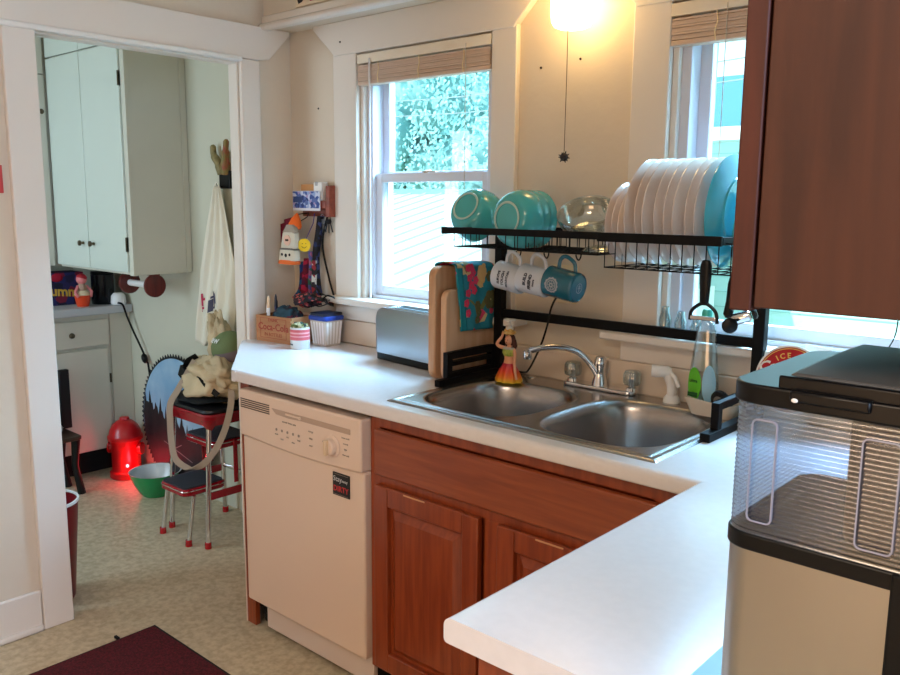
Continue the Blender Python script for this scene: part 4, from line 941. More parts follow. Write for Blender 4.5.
single('maroon_cloth', MB().sheet(lambda u, v: (.028+.075*u, -.088+.012*math.sin(u*7)-.0*u, 1.300+.075*v+.03*u), 12, 8), pm('maroon_felt', (110, 20, 44), .9), 'maroon pot holder behind the felt pouch', 'pot holder', solid=.008, ang=180)
def ribbon(name, pts, w, mt, lb, group='lanyards hanging from the key rack', th=.35):
    return single(name, MB().tube(bez(pts, 8), w, 8, flat=th), mt, lb, 'lanyard', group)
ribbon('lanyard', [(.248, -.024, 1.412), (.222, -.030, 1.30), (.262, -.034, 1.17), (.292, -.030, 1.085)], .0055, blackP, 'long black cord lanyard hanging rightmost from the rack')
ribbon('lanyard', [(.215, -.030, 1.41), (.212, -.040, 1.34), (.205, -.05, 1.25), (.215, -.055, 1.15), (.235, -.060, 1.088)], .019, multi('lan_dark', [(20, 18, 26), (40, 50, 90), (16, 16, 20), (60, 70, 120), (24, 20, 24)], 60), 'wide dark blue-black lanyard hanging behind the yellow badge')
ribbon('lanyard', [(.130, -.060, 1.225), (.125, -.055, 1.17), (.118, -.060, 1.11), (.115, -.09, 1.070)], .017, multi('lan_blue', [(30, 60, 130), (24, 90, 130), (40, 40, 90), (100, 30, 60)], 60), 'blue patterned lanyard below the felt pouch')
ribbon('lanyard', [(.165, -.062, 1.24), (.160, -.064, 1.19), (.150, -.066, 1.12), (.160, -.075, 1.075)], .019, multi('lan_red', [(160, 20, 50), (190, 30, 70), (120, 16, 40), (90, 20, 60)], 50), 'red patterned lanyard below the yellow badge')
ribbon('lanyard', [(.196, -.070, 1.27), (.200, -.070, 1.22), (.190, -.068, 1.15), (.195, -.070, 1.085)], .013, multi('lan_green', [(60, 130, 90), (90, 90, 150), (170, 90, 120), (50, 100, 80)], 60), 'green and purple lanyard hanging beside the red one')
ribbon('lanyard', [(.225, -.075, 1.235), (.227, -.078, 1.19), (.226, -.08, 1.12), (.240, -.082, 1.09)], .013, multi('lan_panda', [(196, 190, 180), (40, 30, 34), (150, 40, 50), (206, 200, 190)], 50), 'black and cream patterned key fob strap hanging lowest right')

# ================================================================== PANTRY
cabM = pm('pantry_cabinet_paint', (212, 208, 190), .45, var=.06, vscale=3)
doorM = pm('pantry_gloss_door', (214, 222, 210), .14, coat=.6)
PU = thing('pantry_wall_cabinet', (-1.25, -.13, 1.12), 'pale green-white pantry wall cabinet with two tall doors', 'cabinet')
ux0, ux1, uz0, uz1 = -1.575, -.80, 1.122, 2.47
part('carcass', MB().box(ux0, ux1, -.290, -.002, uz0, uz1), cabM, PU, bev=.002)
part('edge_stile', MB().box(ux1-.03, ux1+.006, -.302, -.284, uz0-.002, uz1).box(ux1, ux1+.006, -.03, -.002, uz0, uz1).box(ux1-.002, ux1+.004, -.284, -.03, uz0, uz0+.004), cabM, PU, bev=.001)
for a, b, kxx in ((ux0+.004, -1.213, -1.265), (-1.207, ux1-.034, -1.155)):
    dd = part('door', MB().box(a, b, -.310, -.291, uz0+.012, 2.155), doorM, PU, bev=.002)
    part('knob', MB().lathe([(.007, 0), (.006, .012), (.014, .018), (.013, .026), (.004, .029)], (kxx, -.310, 1.255), (0, -1, 0), 20), pm('knob_bronze', (96, 84, 66), .3, .7), dd)
    part('door', MB().box(a, b, -.310, -.291, 2.162, 2.455), doorM, PU, bev=.002)
for z_ in (1.23, 1.97): part('hinge', MB().box(-.842, -.834, -.3115, -.300, z_, z_+.065), pm('hinge_bronze', (90, 76, 56), .4, .7), PU)
PL = thing('pantry_side_cabinet', (-1.95, -.8, 1.12), 'narrow pantry wall cabinet seen edge-on at the doorway edge', 'cabinet')
part('carcass', MB().box(-2.095, -1.597, -1.60, -.002, uz0, 2.47), cabM, PL)
part('upper_door', MB().box(-1.597, -1.580, -.90, -.318, 2.085, 2.45), cabM, PL, bev=.002)
dd = part('lower_door', MB().box(-1.597, -1.580, -.90, -.318, 1.125, 2.078), cabM, PL, bev=.002)
part('knob', MB().lathe([(.007, 0), (.006, .010), (.013, .015), (.003, .022)], (-1.580, -.345, 1.90), (1, 0, 0), 16), pm('knob_bronze', (96, 84, 66), .3, .7), dd)
PB = thing('pantry_base_cabinet', (-1.8, -.8, 0), 'cream pantry base cabinet with drawer above a door', 'cabinet')
part('carcass', MB().box(-2.095, -1.452, -1.80, -.002, .14, .872), cabM, PB)
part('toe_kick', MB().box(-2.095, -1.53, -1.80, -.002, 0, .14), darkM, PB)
part('side_board', MB().box(-1.454, -1.442, -.115, -.002, .14, .872), cabM, PB)
dr = part('drawer', MB().box(-1.452, -1.434, -.75, -.128, .705, .845), cabM, PB, bev=.003)
part('knob', MB().lathe([(.007, 0), (.006, .010), (.015, .016), (.013, .024), (.003, .028)], (-1.434, -.330, .775), (1, 0, 0), 16), pm('knob_bronze', (96, 84, 66), .3, .7), dr)
dr = part('cabinet_door', MB().box(-1.452, -1.434, -.75, -.135, .150, .688), cabM, PB, bev=.003)
for z_ in (.22, .50): part('hinge', MB().box(-1.435, -1.431, -.136, -.126, z_, z_+.05), pm('hinge_bronze', (90, 76, 56), .4, .7), dr)
single('pantry_worktop', MB().box(-2.095, -1.405, -1.80, -.002, .872, .914), pm('pantry_top', (190, 194, 196), .35), 'grey-white pantry worktop with thick front edge', 'countertop', bev=.004)
# on the pantry worktop
BX = thing('cereal_box', (-1.66, -.33, .914), 'dark blue box with red and yellow lettering on the pantry worktop', 'box')
bm_ = multi('box_print', [(30, 34, 90), (24, 20, 60), (70, 50, 120), (120, 20, 50), (36, 30, 80), (20, 20, 50)], 26)
part('carton', MB().box(-1.74, -1.60, -.40, -.17, .914, 1.085), bm_, BX, bev=.002)
part('yellow_lettering', text_mb('Yummy', .072, lambda v: (-1.5995+v.z, -.28+v.x, .985+v.y+v.x*-.1), .0008, bold=.002), pm('box_yellow', (214, 170, 60), .5), BX, smooth=False)
part('red_blob', MB().ball((-1.600, -.31, 1.060), .032, 16, 10, (.15, 1, .7)), pm('box_red', (170, 20, 50), .4), BX)
FG = thing('pink_figurine', (-1.55, -.24, .914), 'small pink-headed toy figurine sitting in an orange-red pot', 'figurine')
gx, gy = -1.490, -.230
part('orange_pot', MB().lathe([(.028, 0), (.032, .01), (.040, .055), (.038, .058)], (gx, gy, .914), (0, 0, 1), 24), pm('pot_orange', (226, 70, 30), .35), FG)
part('cream_frill', MB().lathe([(.034, 0), (.041, .008), (.028, .028), (.02, .03)], (gx, gy, .968), (0, 0, 1), 24), pm('frill_cream', (226, 210, 170), .6), FG)
part('torso', MB().lathe([(.022, 0), (.024, .025), (.014, .045)], (gx, gy, .990), (0, 0, 1), 20), pm('figure_tan', (176, 140, 116), .5), FG)
part('head', MB().ball((gx, gy, 1.056), .027, 20, 14, (1, 1, 1.05)), pm('figure_pink', (226, 130, 130), .4), FG)
part('red_cap', MB().lathe([(.0275, 0), (.025, .012), (.014, .022), (.002, .026)], (gx, gy, 1.060), (0, .3, 1), 20), pm('figure_red', (190, 40, 50), .4), FG)
part('arm', MB().tube([(gx, gy-.022, 1.02), (gx+.02, gy-.045, .99), (gx+.03, gy-.036, .965)], .008, 8).tube([(gx, gy+.022, 1.02), (gx+.02, gy+.040, .99), (gx+.03, gy+.030, .965)], .008, 8), pm('figure_pink', (226, 130, 130), .4), FG)
t = thing('black_canister', (-1.6, -.13, .914), 'glossy black cylindrical canister under the pantry wall cabinet', 'canister')
part('body', MB().lathe([(.056, 0), (.058, .003), (.058, .158), (.055, .162)], (-1.530, -.100, .914), (0, 0, 1), 36), pm('canister_black', (20, 22, 26), .18, .3), t)
part('lid', MB().lathe([(.059, 0), (.060, .004), (.055, .012)], (-1.530, -.100, 1.076), (0, 0, 1), 36), blackP, t)
t = thing('roll_holder', (-1.0, -.15, 1.05), 'paper towel holder with two round dark red wooden ends under the cabinet', 'towel holder')
rw = wood('red_brown_wood', (112, 34, 26), (84, 22, 18), 'z', .35)
dz = 1.062
part('end_disc', MB().lathe([(.052, 0), (.055, .003), (.055, .013), (.052, .016)], (-1.115, -.165, dz), (1, 0, 0), 40), rw, t)
part('end_disc', MB().lathe([(.052, 0), (.055, .003), (.055, .013), (.052, .016)], (-.870, -.165, dz), (1, 0, 0), 40), rw, t)
part('white_roller', MB().cyl((-1.099, -.165, dz), (-.870, -.165, dz), .016), whiteP, t)
part('mounting_strip', MB().box(-1.12, -.845, -.185, -.145, dz+.050, 1.1215), rw, t)
t = thing('white_appliance', (-1.50, -.03, .914), 'small white round device with black lead on the end of the pantry worktop', 'appliance')
part('base', MB().lathe([(.036, 0), (.040, .01), (.036, .045), (.024, .06), (.001, .062)], (-1.452, -.055, .9142), (0, 0, 1), 28, cap=False), whiteP, t)
part('lead', MB().tube(bez([(-1.42, -.075, .925), (-1.398, -.06, .915), (-1.392, -.045, .86), (-1.35, -.035, .78), (-1.28, -.025, .68), (-1.245, -.025, .63), (-1.225, -.022, .585), (-1.20, -.016, .30), (-1.18, -.016, .02)], 8), .0055, 8), blackP, t)
part('inline_switch', MB().lathe([(.007, 0), (.015, .010), (.017, .026), (.014, .042), (.007, .052)], (-1.268, -.0265, .662), (.35, 0, -.72), 14), blackP, t)

# apron hanging on a hook
t = thing('wall_hook', (-.5, -.02, 1.55), 'carved dark figure hook on the pantry wall above the apron', 'hook')
part('black_plate', MB().box(-.515, -.430, -.018, -.001, 1.520, 1.600), blackP, t, bev=.004)
part('carved_prong', MB().tube(bez([(-.490, -.015, 1.585), (-.500, -.025, 1.63), (-.530, -.03, 1.67), (-.535, -.03, 1.715)], 5), [.022]*5+[.018]*5+[.014]*5+[.006], 12), pm('carved_olive', (150, 136, 88), .6, var=.5, vscale=40), t)
part('carved_prong', MB().tube(bez([(-.462, -.015, 1.585), (-.450, -.025, 1.64), (-.435, -.03, 1.69), (-.428, -.03, 1.735)], 5), [.022]*5+[.018]*5+[.013]*5+[.006], 12), pm('carved_rust', (150, 70, 50), .6, col2=(120, 116, 60), vscale=30), t)
part('hook_pin', MB().tube([(-.490, -.018, 1.53), (-.490, -.040, 1.525), (-.490, -.046, 1.545)], .004, 8), blackP, t)
AP = thing('hanging_apron', (-.55, -.05, .85), 'cream cotton apron with small printed motifs hanging in the pantry', 'apron')
def apron(u, v):
    z = 1.530-.70*v
    w = .030+.30*min(1, v*1.9)**.8*(.62 if v < .5 else .62+.1*(v-.5))
    x = -.495-(.05*v)+(u-.5)*w*1.35
    y = -.045-.02*v*0+.013*math.sin(u*19+1.5*math.sin(v*4))*min(1, .3+v)+.006*math.sin(u*41+v*6)
    z -= .05*v*math.sin(u*6.0+.6)
    return (x, y, z)
clothM = pm('apron_cotton', (230, 224, 206), .9, bump=.2, bscale=200)
part('cloth', MB().sheet(apron, 60, 50), clothM, AP, solid=.002, ang=180)
def apr(u0, u1, v0, v1, n=6): return MB().sheet(lambda u, v: tuple(Vector(apron(u0+(u1-u0)*u, v0+(v1-v0)*v))+Vector((0, -.004, 0))), n, n)
part('red_motif', apr(.10, .15, .64, .78).join(apr(.06, .24, .69, .705)).join(apr(.08, .22, .745, .76)).join(apr(.17, .21, .66, .74)), pm('motif_red', (190, 60, 90), .9), AP, ang=180)
part('grey_motif', apr(.34, .50, .70, .715).join(apr(.32, .37, .72, .80)).join(apr(.40, .44, .69, .80)).join(apr(.47, .52, .72, .79)).join(apr(.34, .50, .775, .79)), pm('motif_grey', (84, 84, 104), .9), AP, ang=180)
part('neck_loop', MB().tube(bez([(-.52, -.044, 1.50), (-.505, -.046, 1.535), (-.490, -.045, 1.545), (-.48, -.046, 1.535), (-.465, -.044, 1.49)], 5), .004, 6), clothM, AP)

# saw blade
SW = thing('painted_saw_blade', (-1.15, -.05, 0), 'large round saw blade painted with blue sky and dark trees leaning on the pantry wall', 'saw blade')
R_ = .352; lean = math.radians(4)
swc = Vector((-.935, -.032, R_))
n = 84; pts = []
for i in range(n):
    a = 2*PI*i/n; pts += [(R_*math.cos(a), R_*math.sin(a)), ((R_-.020)*math.cos(a+.030), (R_-.020)*math.sin(a+.030))]
def swm(x, y, z): return Vector((swc.x+x, -.052+(z+R_)*math.sin(lean)*.42-.0+y, (z+R_)*math.cos(lean)))
bl = MB(); m_ = len(pts)
bl.add([swm(x, 0, z) for x, z in pts]+[swm(x, .003, z) for x, z in pts], [list(range(m_))[::-1], list(range(m_, 2*m_))]+[[i, (i+1) % m_, m_+(i+1) % m_, m_+i] for i in range(m_)])
part('toothed_steel', bl, pm('saw_steel', (52, 54, 58), .4, .8), SW, smooth=False)
def swdisc(poly, o): return MB().add([swm(x, -o, z) for x, z in poly]+[swm(x, -o+.0006, z) for x, z in poly], [list(range(len(poly)))[::-1]]+[[i, (i+1) % len(poly), len(poly)+(i+1) % len(poly), len(poly)+i] for i in range(len(poly))])
part('sky_painting', swdisc([((R_-.024)*math.cos(2*PI*i/80), (R_-.024)*math.sin(2*PI*i/80)) for i in range(80)], .001), pm('sky_paint', (120, 168, 206), .45, col2=(168, 200, 222), vscale=5), SW, smooth=False)
q = R_-.026
random.seed(11); fo = MB(); N_ = 64; tops = []
for i in range(N_+1):
    x = -q+2*q*i/N_; ed = math.sqrt(max(0, q*q-x*x))
    h_ = .05-.16*(i/N_)+.05*random.random()+(.05 if i % 5 == 2 else 0)
    tops.append((x, max(-ed, min(ed, h_)), -ed))
for i in range(N_):
    (xa, ta, ba), (xb, tb, bb) = tops[i], tops[i+1]
    fo.add([swm(xa, -.0022, ba), swm(xb, -.0022, bb), swm(xb, -.0022, tb), swm(xa, -.0022, ta)], [[0, 1, 2, 3]])
part('dark_forest', fo, pm('forest_paint', (40, 32, 34), .6, col2=(22, 22, 26), vscale=14), SW, smooth=False)
tw_ = MB()
for x, b, h_, w_ in ((-.055, -.20, .30, .045), (-.26, -.15, .26, .05), (-.19, -.12, .14, .03), (.04, -.18, .17, .03)):
    tw_ = MB()
    for k in range(7):
        z0 = b+h_*k/7; ww = w_*(1-k/7.5); tw_.add([swm(x-ww, -.0032, z0), swm(x+ww, -.0032, z0), swm(x, -.0032, z0+h_/4.5)], [[0, 1, 2]])
    part('painted_tree', tw_, pm('tree_paint', (24, 24, 28), .6), SW, smooth=False)
part('painted_fence', MB().add([swm(-.12, -.0034, -.115), swm(.15, -.0034, -.175), swm(.15, -.0034, -.18), swm(-.12, -.0034, -.12)], [[0, 1, 2, 3]]).add([swm(-.05, -.0034, -.155), swm(.05, -.0034, -.11), swm(.05, -.0034, -.105), swm(-.05, -.0034, -.15)], [[0, 1, 2, 3]]), pm('fence_paint', (130, 120, 120), .6), SW, smooth=False)

# hydrant, bowl
HY = thing('red_hydrant', (-1.325, -.122, 0), 'bright red hydrant-shaped container glowing beside the pantry cabinet', 'hydrant')
gx, gy = -1.325, -.122
HY.scale = (.80, .80, .93)
hyM = pm('hydrant_red', (196, 10, 18), .35, coat=.3)
part('barrel', MB().lathe([(.102, 0), (.108, .006), (.108, .035), (.096, .045), (.092, .06), (.092, .20), (.100, .215), (.100, .225)], (gx, gy, 0), (0, 0, 1), 44), hyM, HY)
part('domed_top', MB().lathe([(.108, 0), (.112, .004), (.112, .022), (.104, .030), (.098, .055), (.080, .085), (.050, .108), (.028, .116)], (gx, gy, .222), (0, 0, 1), 44), hyM, HY)
part('top_nut', MB().lathe([(.030, 0), (.034, .004), (.030, .014), (.022, .016)], (gx, gy, .336), (0, 0, 1), 8), hyM, HY, ang=20)
for a in (math.radians(-145), math.radians(35)):
    v_ = Vector((math.cos(a), math.sin(a), 0)); part('side_cap', MB().lathe([(.030, 0), (.030, .03), (.036, .032), (.036, .042), (.012, .046)], Vector((gx, gy, .17))+v_*.075, v_, 20), hyM, HY)
part('red_glow_bulb', MB().ball((gx+.088, gy-.040, .085), .010), pm('red_led', (255, 70, 80), .3, emit=14), HY)
lg = light('hydrant_red_light', 'POINT', (gx+.125, gy-.030, .10), (0, 0, 0), .75, (1, .04, .06), .02)
BW = thing('green_mixing_bowl', (-.99, -.17, 0), 'green mixing bowl with white inside on the pantry floor', 'bowl')
bx_, by_ = -.955, -.160
part('green_outside', MB().lathe([(.062, 0), (.066, .001), (.085, .025), (.112, .075), (.124, .118), (.126, .122)], (bx_, by_, 0), (0, 0, 1), 48, cap=False), pm('bowl_green', (24, 150, 84), .25, coat=.5), BW)
part('white_inside', MB().lathe([(.126, .122), (.128, .1235), (.122, .1225), (.108, .075), (.080, .024), (.06, .006), (.001, .004)], (bx_, by_, 0), (0, 0, 1), 48, cap=False), pm('bowl_white', (214, 220, 220), .25, coat=.5), BW)

# step stool
ST = thing('red_step_stool', (-.33, -.2, 0), 'red and chrome retro step stool with dark treads in the pantry doorway', 'step stool')
redS = pm('stool_red', (150, 14, 30), .22, coat=.6); treadM = pm('ribbed_tread', (46, 50, 60), .6, bump=.6, bscale=200, stretch=(1, 12, 1))
X0, X1_, Y0, Y1_ = -.500, -.165, -.355, -.060
def leg(p0, p1, nm='leg', r=.0115):
    o = part(nm, MB().tube([p0, p1], r, 14), chromeM, ST)
    part('rubber_foot', MB().lathe([(.014, 0), (.015, .003), (.0135, .028)], (p0[0], p0[1], 0), (0, 0, 1), 16), redM, o)
    return o
leg((X1_-.008, Y0, .004), (-.180, -.325, .56)); leg((X0, Y0+.02, .004), (-.462, -.325, .56))
leg((X1_-.005, Y1_, .004), (-.180, -.09, .56)); leg((X0+.01, Y1_, .004), (-.462, -.09, .56))
part('seat_apron', MB().rings([[Vector((x, y, z)) for x, y in rrect(-.485-o, -.148+o, -.352-o, -.050+o, .045, 6)] for z, o in ((.530, -.012), (.535, -.003), (.575, .004), (.583, .0))]), redS, ST)
part('seat_edge_corner', MB().lathe([(.001, 0), (.010, .003), (.030, .030), (.034, .05)], (-.180, -.322, .508), (0, 0, 1), 20), redS, ST)
part('seat_pad', MB().rings([[Vector((x, y, z)) for x, y in rrect(-.480-o, -.153+o, -.347-o, -.055+o, .045, 6)] for z, o in ((.582, 0), (.590, .006), (.600, .004), (.604, -.01))]), pm('stool_black_pad', (18, 20, 24), .4), ST)
for z in (.225,):
    part('side_rail', MB().box(-.178, -.168, -.350, -.065, z-.016, z+.018), redS, ST, bev=.003)
    part('side_rail', MB().box(-.492, -.482, -.340, -.065, z-.016, z+.018), redS, ST, bev=.003)
part('rear_rail', MB().tube([(-.49, -.072, .24), (-.17, -.072, .24)], .009, 10), chromeM, ST)
def step(x0, x1, y0, y1, z, nm):
    s = part(nm, MB().rings([[Vector((x, y, zz)) for x, y in rrect(x0-o, x1+o, y0-o, y1+o, .03, 5)] for zz, o in ((z-.032, -.004), (z-.028, 0), (z-.004, .0), (z, -.004))]), redS, ST)
    part('tread', MB().prism(rrect(x0+.008, x1-.008, y0+.008, y1-.008, .024), z-.001, z+.006), treadM, s)
    part('chrome_trim', MB().tube([(x, y, z-.010) for x, y in rrect(x0-.001, x1+.001, y0-.001, y1+.001, .03, 4)], .0022, 6, close=True), chromeM, s)
step(-.452, -.246, -.415, -.205, .252, 'lower_step')
step(-.445, -.200, -.290, -.090, .445, 'upper_step')
leg((-.468, -.398, .004), (-.452, -.372, .222), r=.010); leg((-.255, -.398, .004), (-.242, -.372, .222), r=.010)
part('swing_bracket', MB().box(-.200, -.192, -.20, -.18, .25, .44), redS, ST, bev=.002)
part('swing_bracket', MB().box(-.452, -.444, -.20, -.18, .25, .44), redS, ST, bev=.002)

# things on the stool
single('black_cushion', blob((-.335, -.20, .622), .19, (.92, .84, .085), .16, 2, 4), pm('black_cloth', (14, 18, 20), .85), 'flat black folded cloth lying on the stool seat', 'cloth', ang=180)
BG = thing('canvas_bag', (-.30, -.19, .63), 'beige canvas shoulder bag with black buckles slumped on the step stool', 'bag')
canvas = pm('canvas_beige', (206, 186, 150), .9, var=.25, vscale=9, bump=.8, bscale=60)
part('bag_body', blob((-.285, -.195, .706), .165, (1.0, .78, .56), .42, 1.7, 9, 56), canvas, BG, ang=180)
part('upright_flap', blob((-.355, -.135, .835), .115, (.5, .4, 1.05), .5, 2.2, 12, 36).rot(-.25, 'Y', (-.4, -.13, .78)), canvas, BG, ang=180)
part('front_flap', blob((-.225, -.255, .752), .105, (1.0, .45, .6), .45, 2.1, 21, 40).rot(.2, 'Y', (-.25, -.25, .75)), canvas, BG, ang=180)
part('side_pocket', MB().lathe([(.001, 0), (.040, .004), (.046, .012), (.040, .022), (.001, .026)], (-.500, -.21, .680), (-.35, -1, .1), 28, sy=1.15), pm('canvas_light', (214, 192, 150), .9, bump=.5, bscale=80), BG, ang=180)
sm = pm('strap_tan', (166, 148, 128), .85, bump=.4, bscale=180)
def belt(pts, w, th=.0022):
    pts = bez(pts, 8); rs = []
    sd = Vector((.745, .667, 0))
    for i, p in enumerate(pts):
        t_ = (pts[min(i+1, len(pts)-1)]-pts[max(0, i-1)]).normalized(); s_ = (sd-t_*sd.dot(t_)).normalized(); n_ = t_.cross(s_)
        rs.append([p-s_*w-n_*th, p+s_*w-n_*th, p+s_*w+n_*th, p-s_*w+n_*th])
    return MB().rings(rs)
part('shoulder_strap', belt([(-.360, -.27, .78), (-.380, -.30, .72), (-.385, -.345, .655), (-.388, -.380, .60), (-.378, -.390, .52), (-.355, -.400, .44), (-.32, -.405, .375), (-.25, -.385, .345), (-.185, -.36, .37), (-.140, -.32, .44), (-.118, -.28, .54), (-.115, -.255, .64), (-.14, -.24, .72)], .0135), sm, BG, ang=60)
part('buckle', MB().box(-.462, -.418, -.292, -.270, .690, .745).rot(.5, 'Y', (-.44, -.28, .72)), blackP, BG, bev=.004)
part('buckle', MB().box(-.300, -.225, -.305, -.285, .722, .752).rot(-.15, 'Y', (-.26, -.3, .74)), blackP, BG, bev=.004)
part('webbing', belt([(-.43, -.275, .745), (-.40, -.28, .775), (-.36, -.26, .80)], .012), blackP, BG)
part('webbing', belt([(-.26, -.31, .735), (-.21, -.31, .70), (-.16, -.29, .66)], .012), blackP, BG)
CP = thing('green_hat', (-.26, -.15, .78), 'olive green cap with white script resting on the canvas bag', 'hat')
gcx, gcy, gcz = -.250, -.165, .838
part('crown', MB().lathe([(.078, -.02), (.080, .0), (.074, .028), (.054, .054), (.028, .068), (.001, .072)], (gcx, gcy, gcz), (-.1, -.25, 1), 36, cap=False), pm('cap_green', (104, 120, 78), .8, bump=.3, bscale=150), CP)
part('grey_mesh', MB().lathe([(.079, -.045), (.083, -.03), (.0805, .0)], (gcx+.01, gcy, gcz), (-.1, -.25, 1), 36, cap=False), pm('cap_mauve', (120, 104, 108), .85), CP)
def capf(v):
    a = v.x/.08-.25; el = .55+v.y/.08; d_ = Vector((math.sin(a)*math.cos(el), -math.cos(a)*math.cos(el), math.sin(el))); return Vector((gcx, gcy, gcz))+Vector((d_.x*.084, d_.y*.084, d_.z*.076))
part('white_script', text_mb('Stew', .045, capf, .0006, bold=.001), pm('cap_white', (226, 230, 226), .7), CP, smooth=False)

# dark chair in the pantry, red bin behind the jamb, wall bits
CH = thing('dark_wooden_chair', (-1.3, -.55, 0), 'small black wooden chair half hidden behind the doorway casing', 'chair')
dk = pm('chair_black', (16, 14, 14), .45)
part('seat', MB().prism(rrect(-1.42, -1.20, -.63, -.400, .03), .285, .305), pm('chair_seat_brown', (66, 44, 34), .4), CH, bev=.006)
for x, y in ((-1.39, -.425), (-1.235, -.425), (-1.39, -.60), (-1.235, -.60)):
    part('leg', MB().tube([(x*1.0, y+.015, 0), (x, y-.01, .15), (x, y, .287)], [.020, .016, .022], 10), dk, CH)
for x in (-1.405,):
    part('back_post', MB().box(x-.014, x+.014, -.420, -.368, .305, .610), dk, CH, bev=.004)
    part('back_post', MB().box(x-.014, x+.014, -.645, -.61, .305, .610), dk, CH, bev=.004)
part('back_rail', MB().box(-1.414, -1.396, -.61, -.44, .50, .600).box(-1.414, -1.396, -.61, -.44, .36, .43), dk, CH, bev=.004)
single('white_cloth_scrap', blob((-1.36, -.47, .330), .04, (1.2, .8, .6), .4, 3, 8), pm('scrap_white', (190, 186, 176), .9), 'crumpled pale cloth on the black chair seat', 'cloth', ang=180)
RB = thing('red_waste_bin', (-.2, -.95, 0), 'dark red bin with white rim just behind the door casing', 'bin')
part('bin_body', MB().lathe([(.001, 0), (.085, .0), (.090, .01), (.118, .375), (.114, .375), (.088, .014), (.001, .012)], (-.200, -1.008, 0), (0, 0, 1), 40, cap=False), pm('bin_red', (120, 16, 26), .35), RB)
part('white_rim', MB().lathe([(.114, .372), (.121, .374), (.121, .384), (.114, .384), (.113, .378)], (-.200, -1.008, 0), (0, 0, 1), 40, cap=False), whiteP, RB)

# floor mat
FM = thing('maroon_floor_mat', (.9, -1.5, 0), 'dark maroon carpet mat with black rubber edge on the kitchen floor', 'rug')
rx0, rx1, ry0, ry1 = .272, 1.10, -2.0, -.848
part('rubber_edge', MB().box(rx0, rx1, ry0, ry1, .0005, .006), pm('mat_rubber', (20, 12, 14), .7), FM, bev=.002)
part('carpet_pile', MB().box(rx0+.012, rx1-.012, ry0+.012, ry1-.012, .006, .010), pm('mat_maroon', (104, 24, 40), .95, col2=(62, 12, 24), vscale=160, bump=1, bscale=350), FM)
single('mat_tab', MB().box(.248, .272, -.985, -.975, .0005, .010), darkM, 'tiny black tab at the edge of the maroon mat', 'tab', bev=.002)
pn = thing('picture_edge', (.005, -1.2, 1.5), 'red-edged hanging just entering the photo at the left wall', 'wall hanging')
part('red_panel', MB().box(.001, .008, -1.24, -1.140, 1.485, 1.572), pm('hanging_red', (196, 70, 70), .6), pn, bev=.001)

# nail heads
for x, y, z, wl in ((.175, -.0, 1.83, 0), (1.253, 0, 1.883, 0), (1.397, 0, 1.895, 0), (.34, -.027, 2.06, 0)):
    single('wall_nail', MB().lathe([(.004, 0), (.003, .003)], (x, y-.0005, z), (0, -1, 0), 10), pm('nail', (70, 56, 44), .5, .5), {(.175): 'small nail head in the corner wall above the key rack', (1.253): 'small nail head left of the pull chain', (1.397): 'small nail head just right of the pull chain', (.34): 'small nail head in the left window header'}[x], 'nail')

# ================================================================== OUTSIDE
struct('ground', MB().box(-30, 20, .3, 40, -1.1, -1.0), pm('yard_grass', (150, 170, 130), .9, var=.3, vscale=2))
HA = thing('shed_building', (-5, 6, -1), 'low building with white ribbed metal roof seen through the left window', 'building')
part('walls', MB().box(-11, -2.1, 4.2, 8.8, -1.0, .36), pm('shed_wall', (220, 226, 222), .7), HA)
def roofz(y): return .42+(y-3.8)*.235
part('metal_roof', MB().prism([(3.8, roofz(3.8)), (8.85, roofz(8.85)), (8.85, roofz(8.85)-.06), (3.8, roofz(3.8)-.06)], -11.2, -1.9, 'x'), pm('roof_white_metal', (206, 222, 222), .5), HA)
for k in range(24):
    x = -11+.38*k; part('roof_rib', MB().prism([(3.8, roofz(3.8)-.01), (8.85, roofz(8.85)-.01), (8.85, roofz(8.85)+.03), (3.8, roofz(3.8)+.03)], x-.015, x+.015, 'x'), pm('rib_grey_green', (206, 226, 222), .5), HA)
part('ridge_cap', MB().box(-11.2, -1.9, 8.8, 9.0, roofz(8.85)-.05, roofz(8.85)+.08), pm('ridge_teal', (130, 180, 180), .5), HA)
HB = thing('neighbour_house', (-1, 11, -1), 'pale siding house with blue-grey shingle roof behind the right window', 'house')
part('siding_walls', MB().box(-4.2, 8, 9.6, 16, -1, 2.5), pm('siding_mint', (206, 234, 232), .7), HB)
sl = MB()
for k in range(15): sl.box(-4.22, 8.02, 9.585, 9.60, -.9+k*.22, -.885+k*.22)
part('siding_laps', sl, pm('siding_shadow', (176, 212, 210), .7), HB)
part('eave', MB().box(-4.6, 8.4, 9.15, 9.6, 2.34, 2.46).box(-4.6, 8.4, 9.1, 9.2, 2.34, 2.52), pm('eave_white', (236, 238, 236), .5), HB)
part('shingle_roof', MB().prism([(9.1, 2.52), (12.8, 3.75), (16.5, 2.52)], -4.6, 8.4, 'x'), pm('shingle_blue', (84, 140, 162), .8, col2=(66, 118, 142), vscale=30, stretch=(1, 6, 6)), HB)
part('corner_board', MB().box(.12, .62, 9.56, 9.6, -1, 2.4), pm('eave_white', (236, 238, 236), .5), HB)
part('wall_window', MB().box(1.6, 2.6, 9.57, 9.6, .2, 1.6), pm('far_glass', (120, 150, 160), .2), HB)
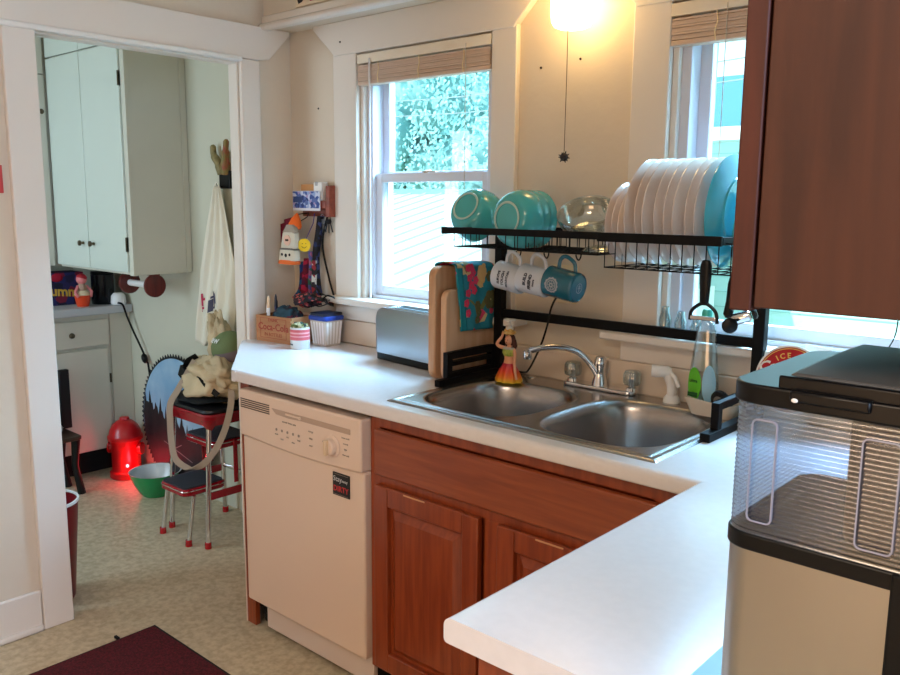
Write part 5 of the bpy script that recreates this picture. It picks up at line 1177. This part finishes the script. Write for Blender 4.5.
for k, (z0, lb) in enumerate(((3.42, 'upper utility wire crossing outside the windows'), (3.15, 'lower utility wire crossing outside the windows'))):
    single('utility_wire', MB().tube(bez([(-14, 9.0, z0+.15), (-7, 8.9, z0-.18), (0, 8.6, z0), (9, 8.2, z0+.6)], 10), .010, 6), pm('wire_grey', (150, 160, 166), .6), lb, 'wire', 'utility wires outside')
# trees
random.seed(2)
leafM = pm('tree_leaves', (150, 204, 208), .7, col2=(176, 216, 218), vscale=2)
leafD = pm('tree_leaves_deep', (138, 194, 200), .7, col2=(164, 206, 208), vscale=2)
barkM = pm('bark', (74, 96, 92), .9)
def tree(x, y, h, r, label, mt):
    t = thing('leafy_tree', (x, y, -1), label, 'tree', 'trees beyond the shed')
    part('trunk', MB().tube([(x, y, -1), (x+.1, y, h*.35), (x, y+.1, h*.7)], [.13, .10, .06], 10), barkM, t)
    m = MB()
    for k in range(26):
        a = random.uniform(0, 2*PI); q = r*random.random()**.5; z = h*.62+random.uniform(-.42, .42)*h*.9
        cr = random.uniform(.55, 1.0)
        b = blob((x+q*math.cos(a), y+q*.6*math.sin(a), z), cr, (1, 1, .85), .45, 3, k, 14); m.join(b)
    cr_ = part('crown', m, mt, t, ang=180)
    lv = MB()
    for k in range(5200):
        a = random.uniform(0, 2*PI); q = (r+.7)*random.random()**.5; z = h*.62+random.uniform(-.52, .56)*h*.9
        p = Vector((x+q*math.cos(a), y-.9-random.random()*.9, z)); u_ = Vector((random.gauss(0, 1), random.gauss(0, .6), random.gauss(0, 1))).normalized()*.058; v_ = u_.cross(Vector((random.gauss(0, .4), 1, random.gauss(0, .4)))).normalized()*.038
        lv.add([p-u_, p+v_, p+u_, p-v_], [[0, 1, 2, 3]])
    part('leaves', lv, mt, t, smooth=False, kind='stuff')
tree(-12.6, 13.3, 6.2, 2.1, 'broad pale green tree left of centre in the left window', leafM)
tree(-10.2, 16.6, 7.2, 2.4, 'tall deeper green tree at the right of the left window', leafD)
tree(-17.0, 15.4, 6.0, 2.0, 'further pale green tree hidden at the left window edge', leafD)
tree(-8.0, 12.6, 5.2, 1.4, 'smaller pale tree between the two windows', leafM)
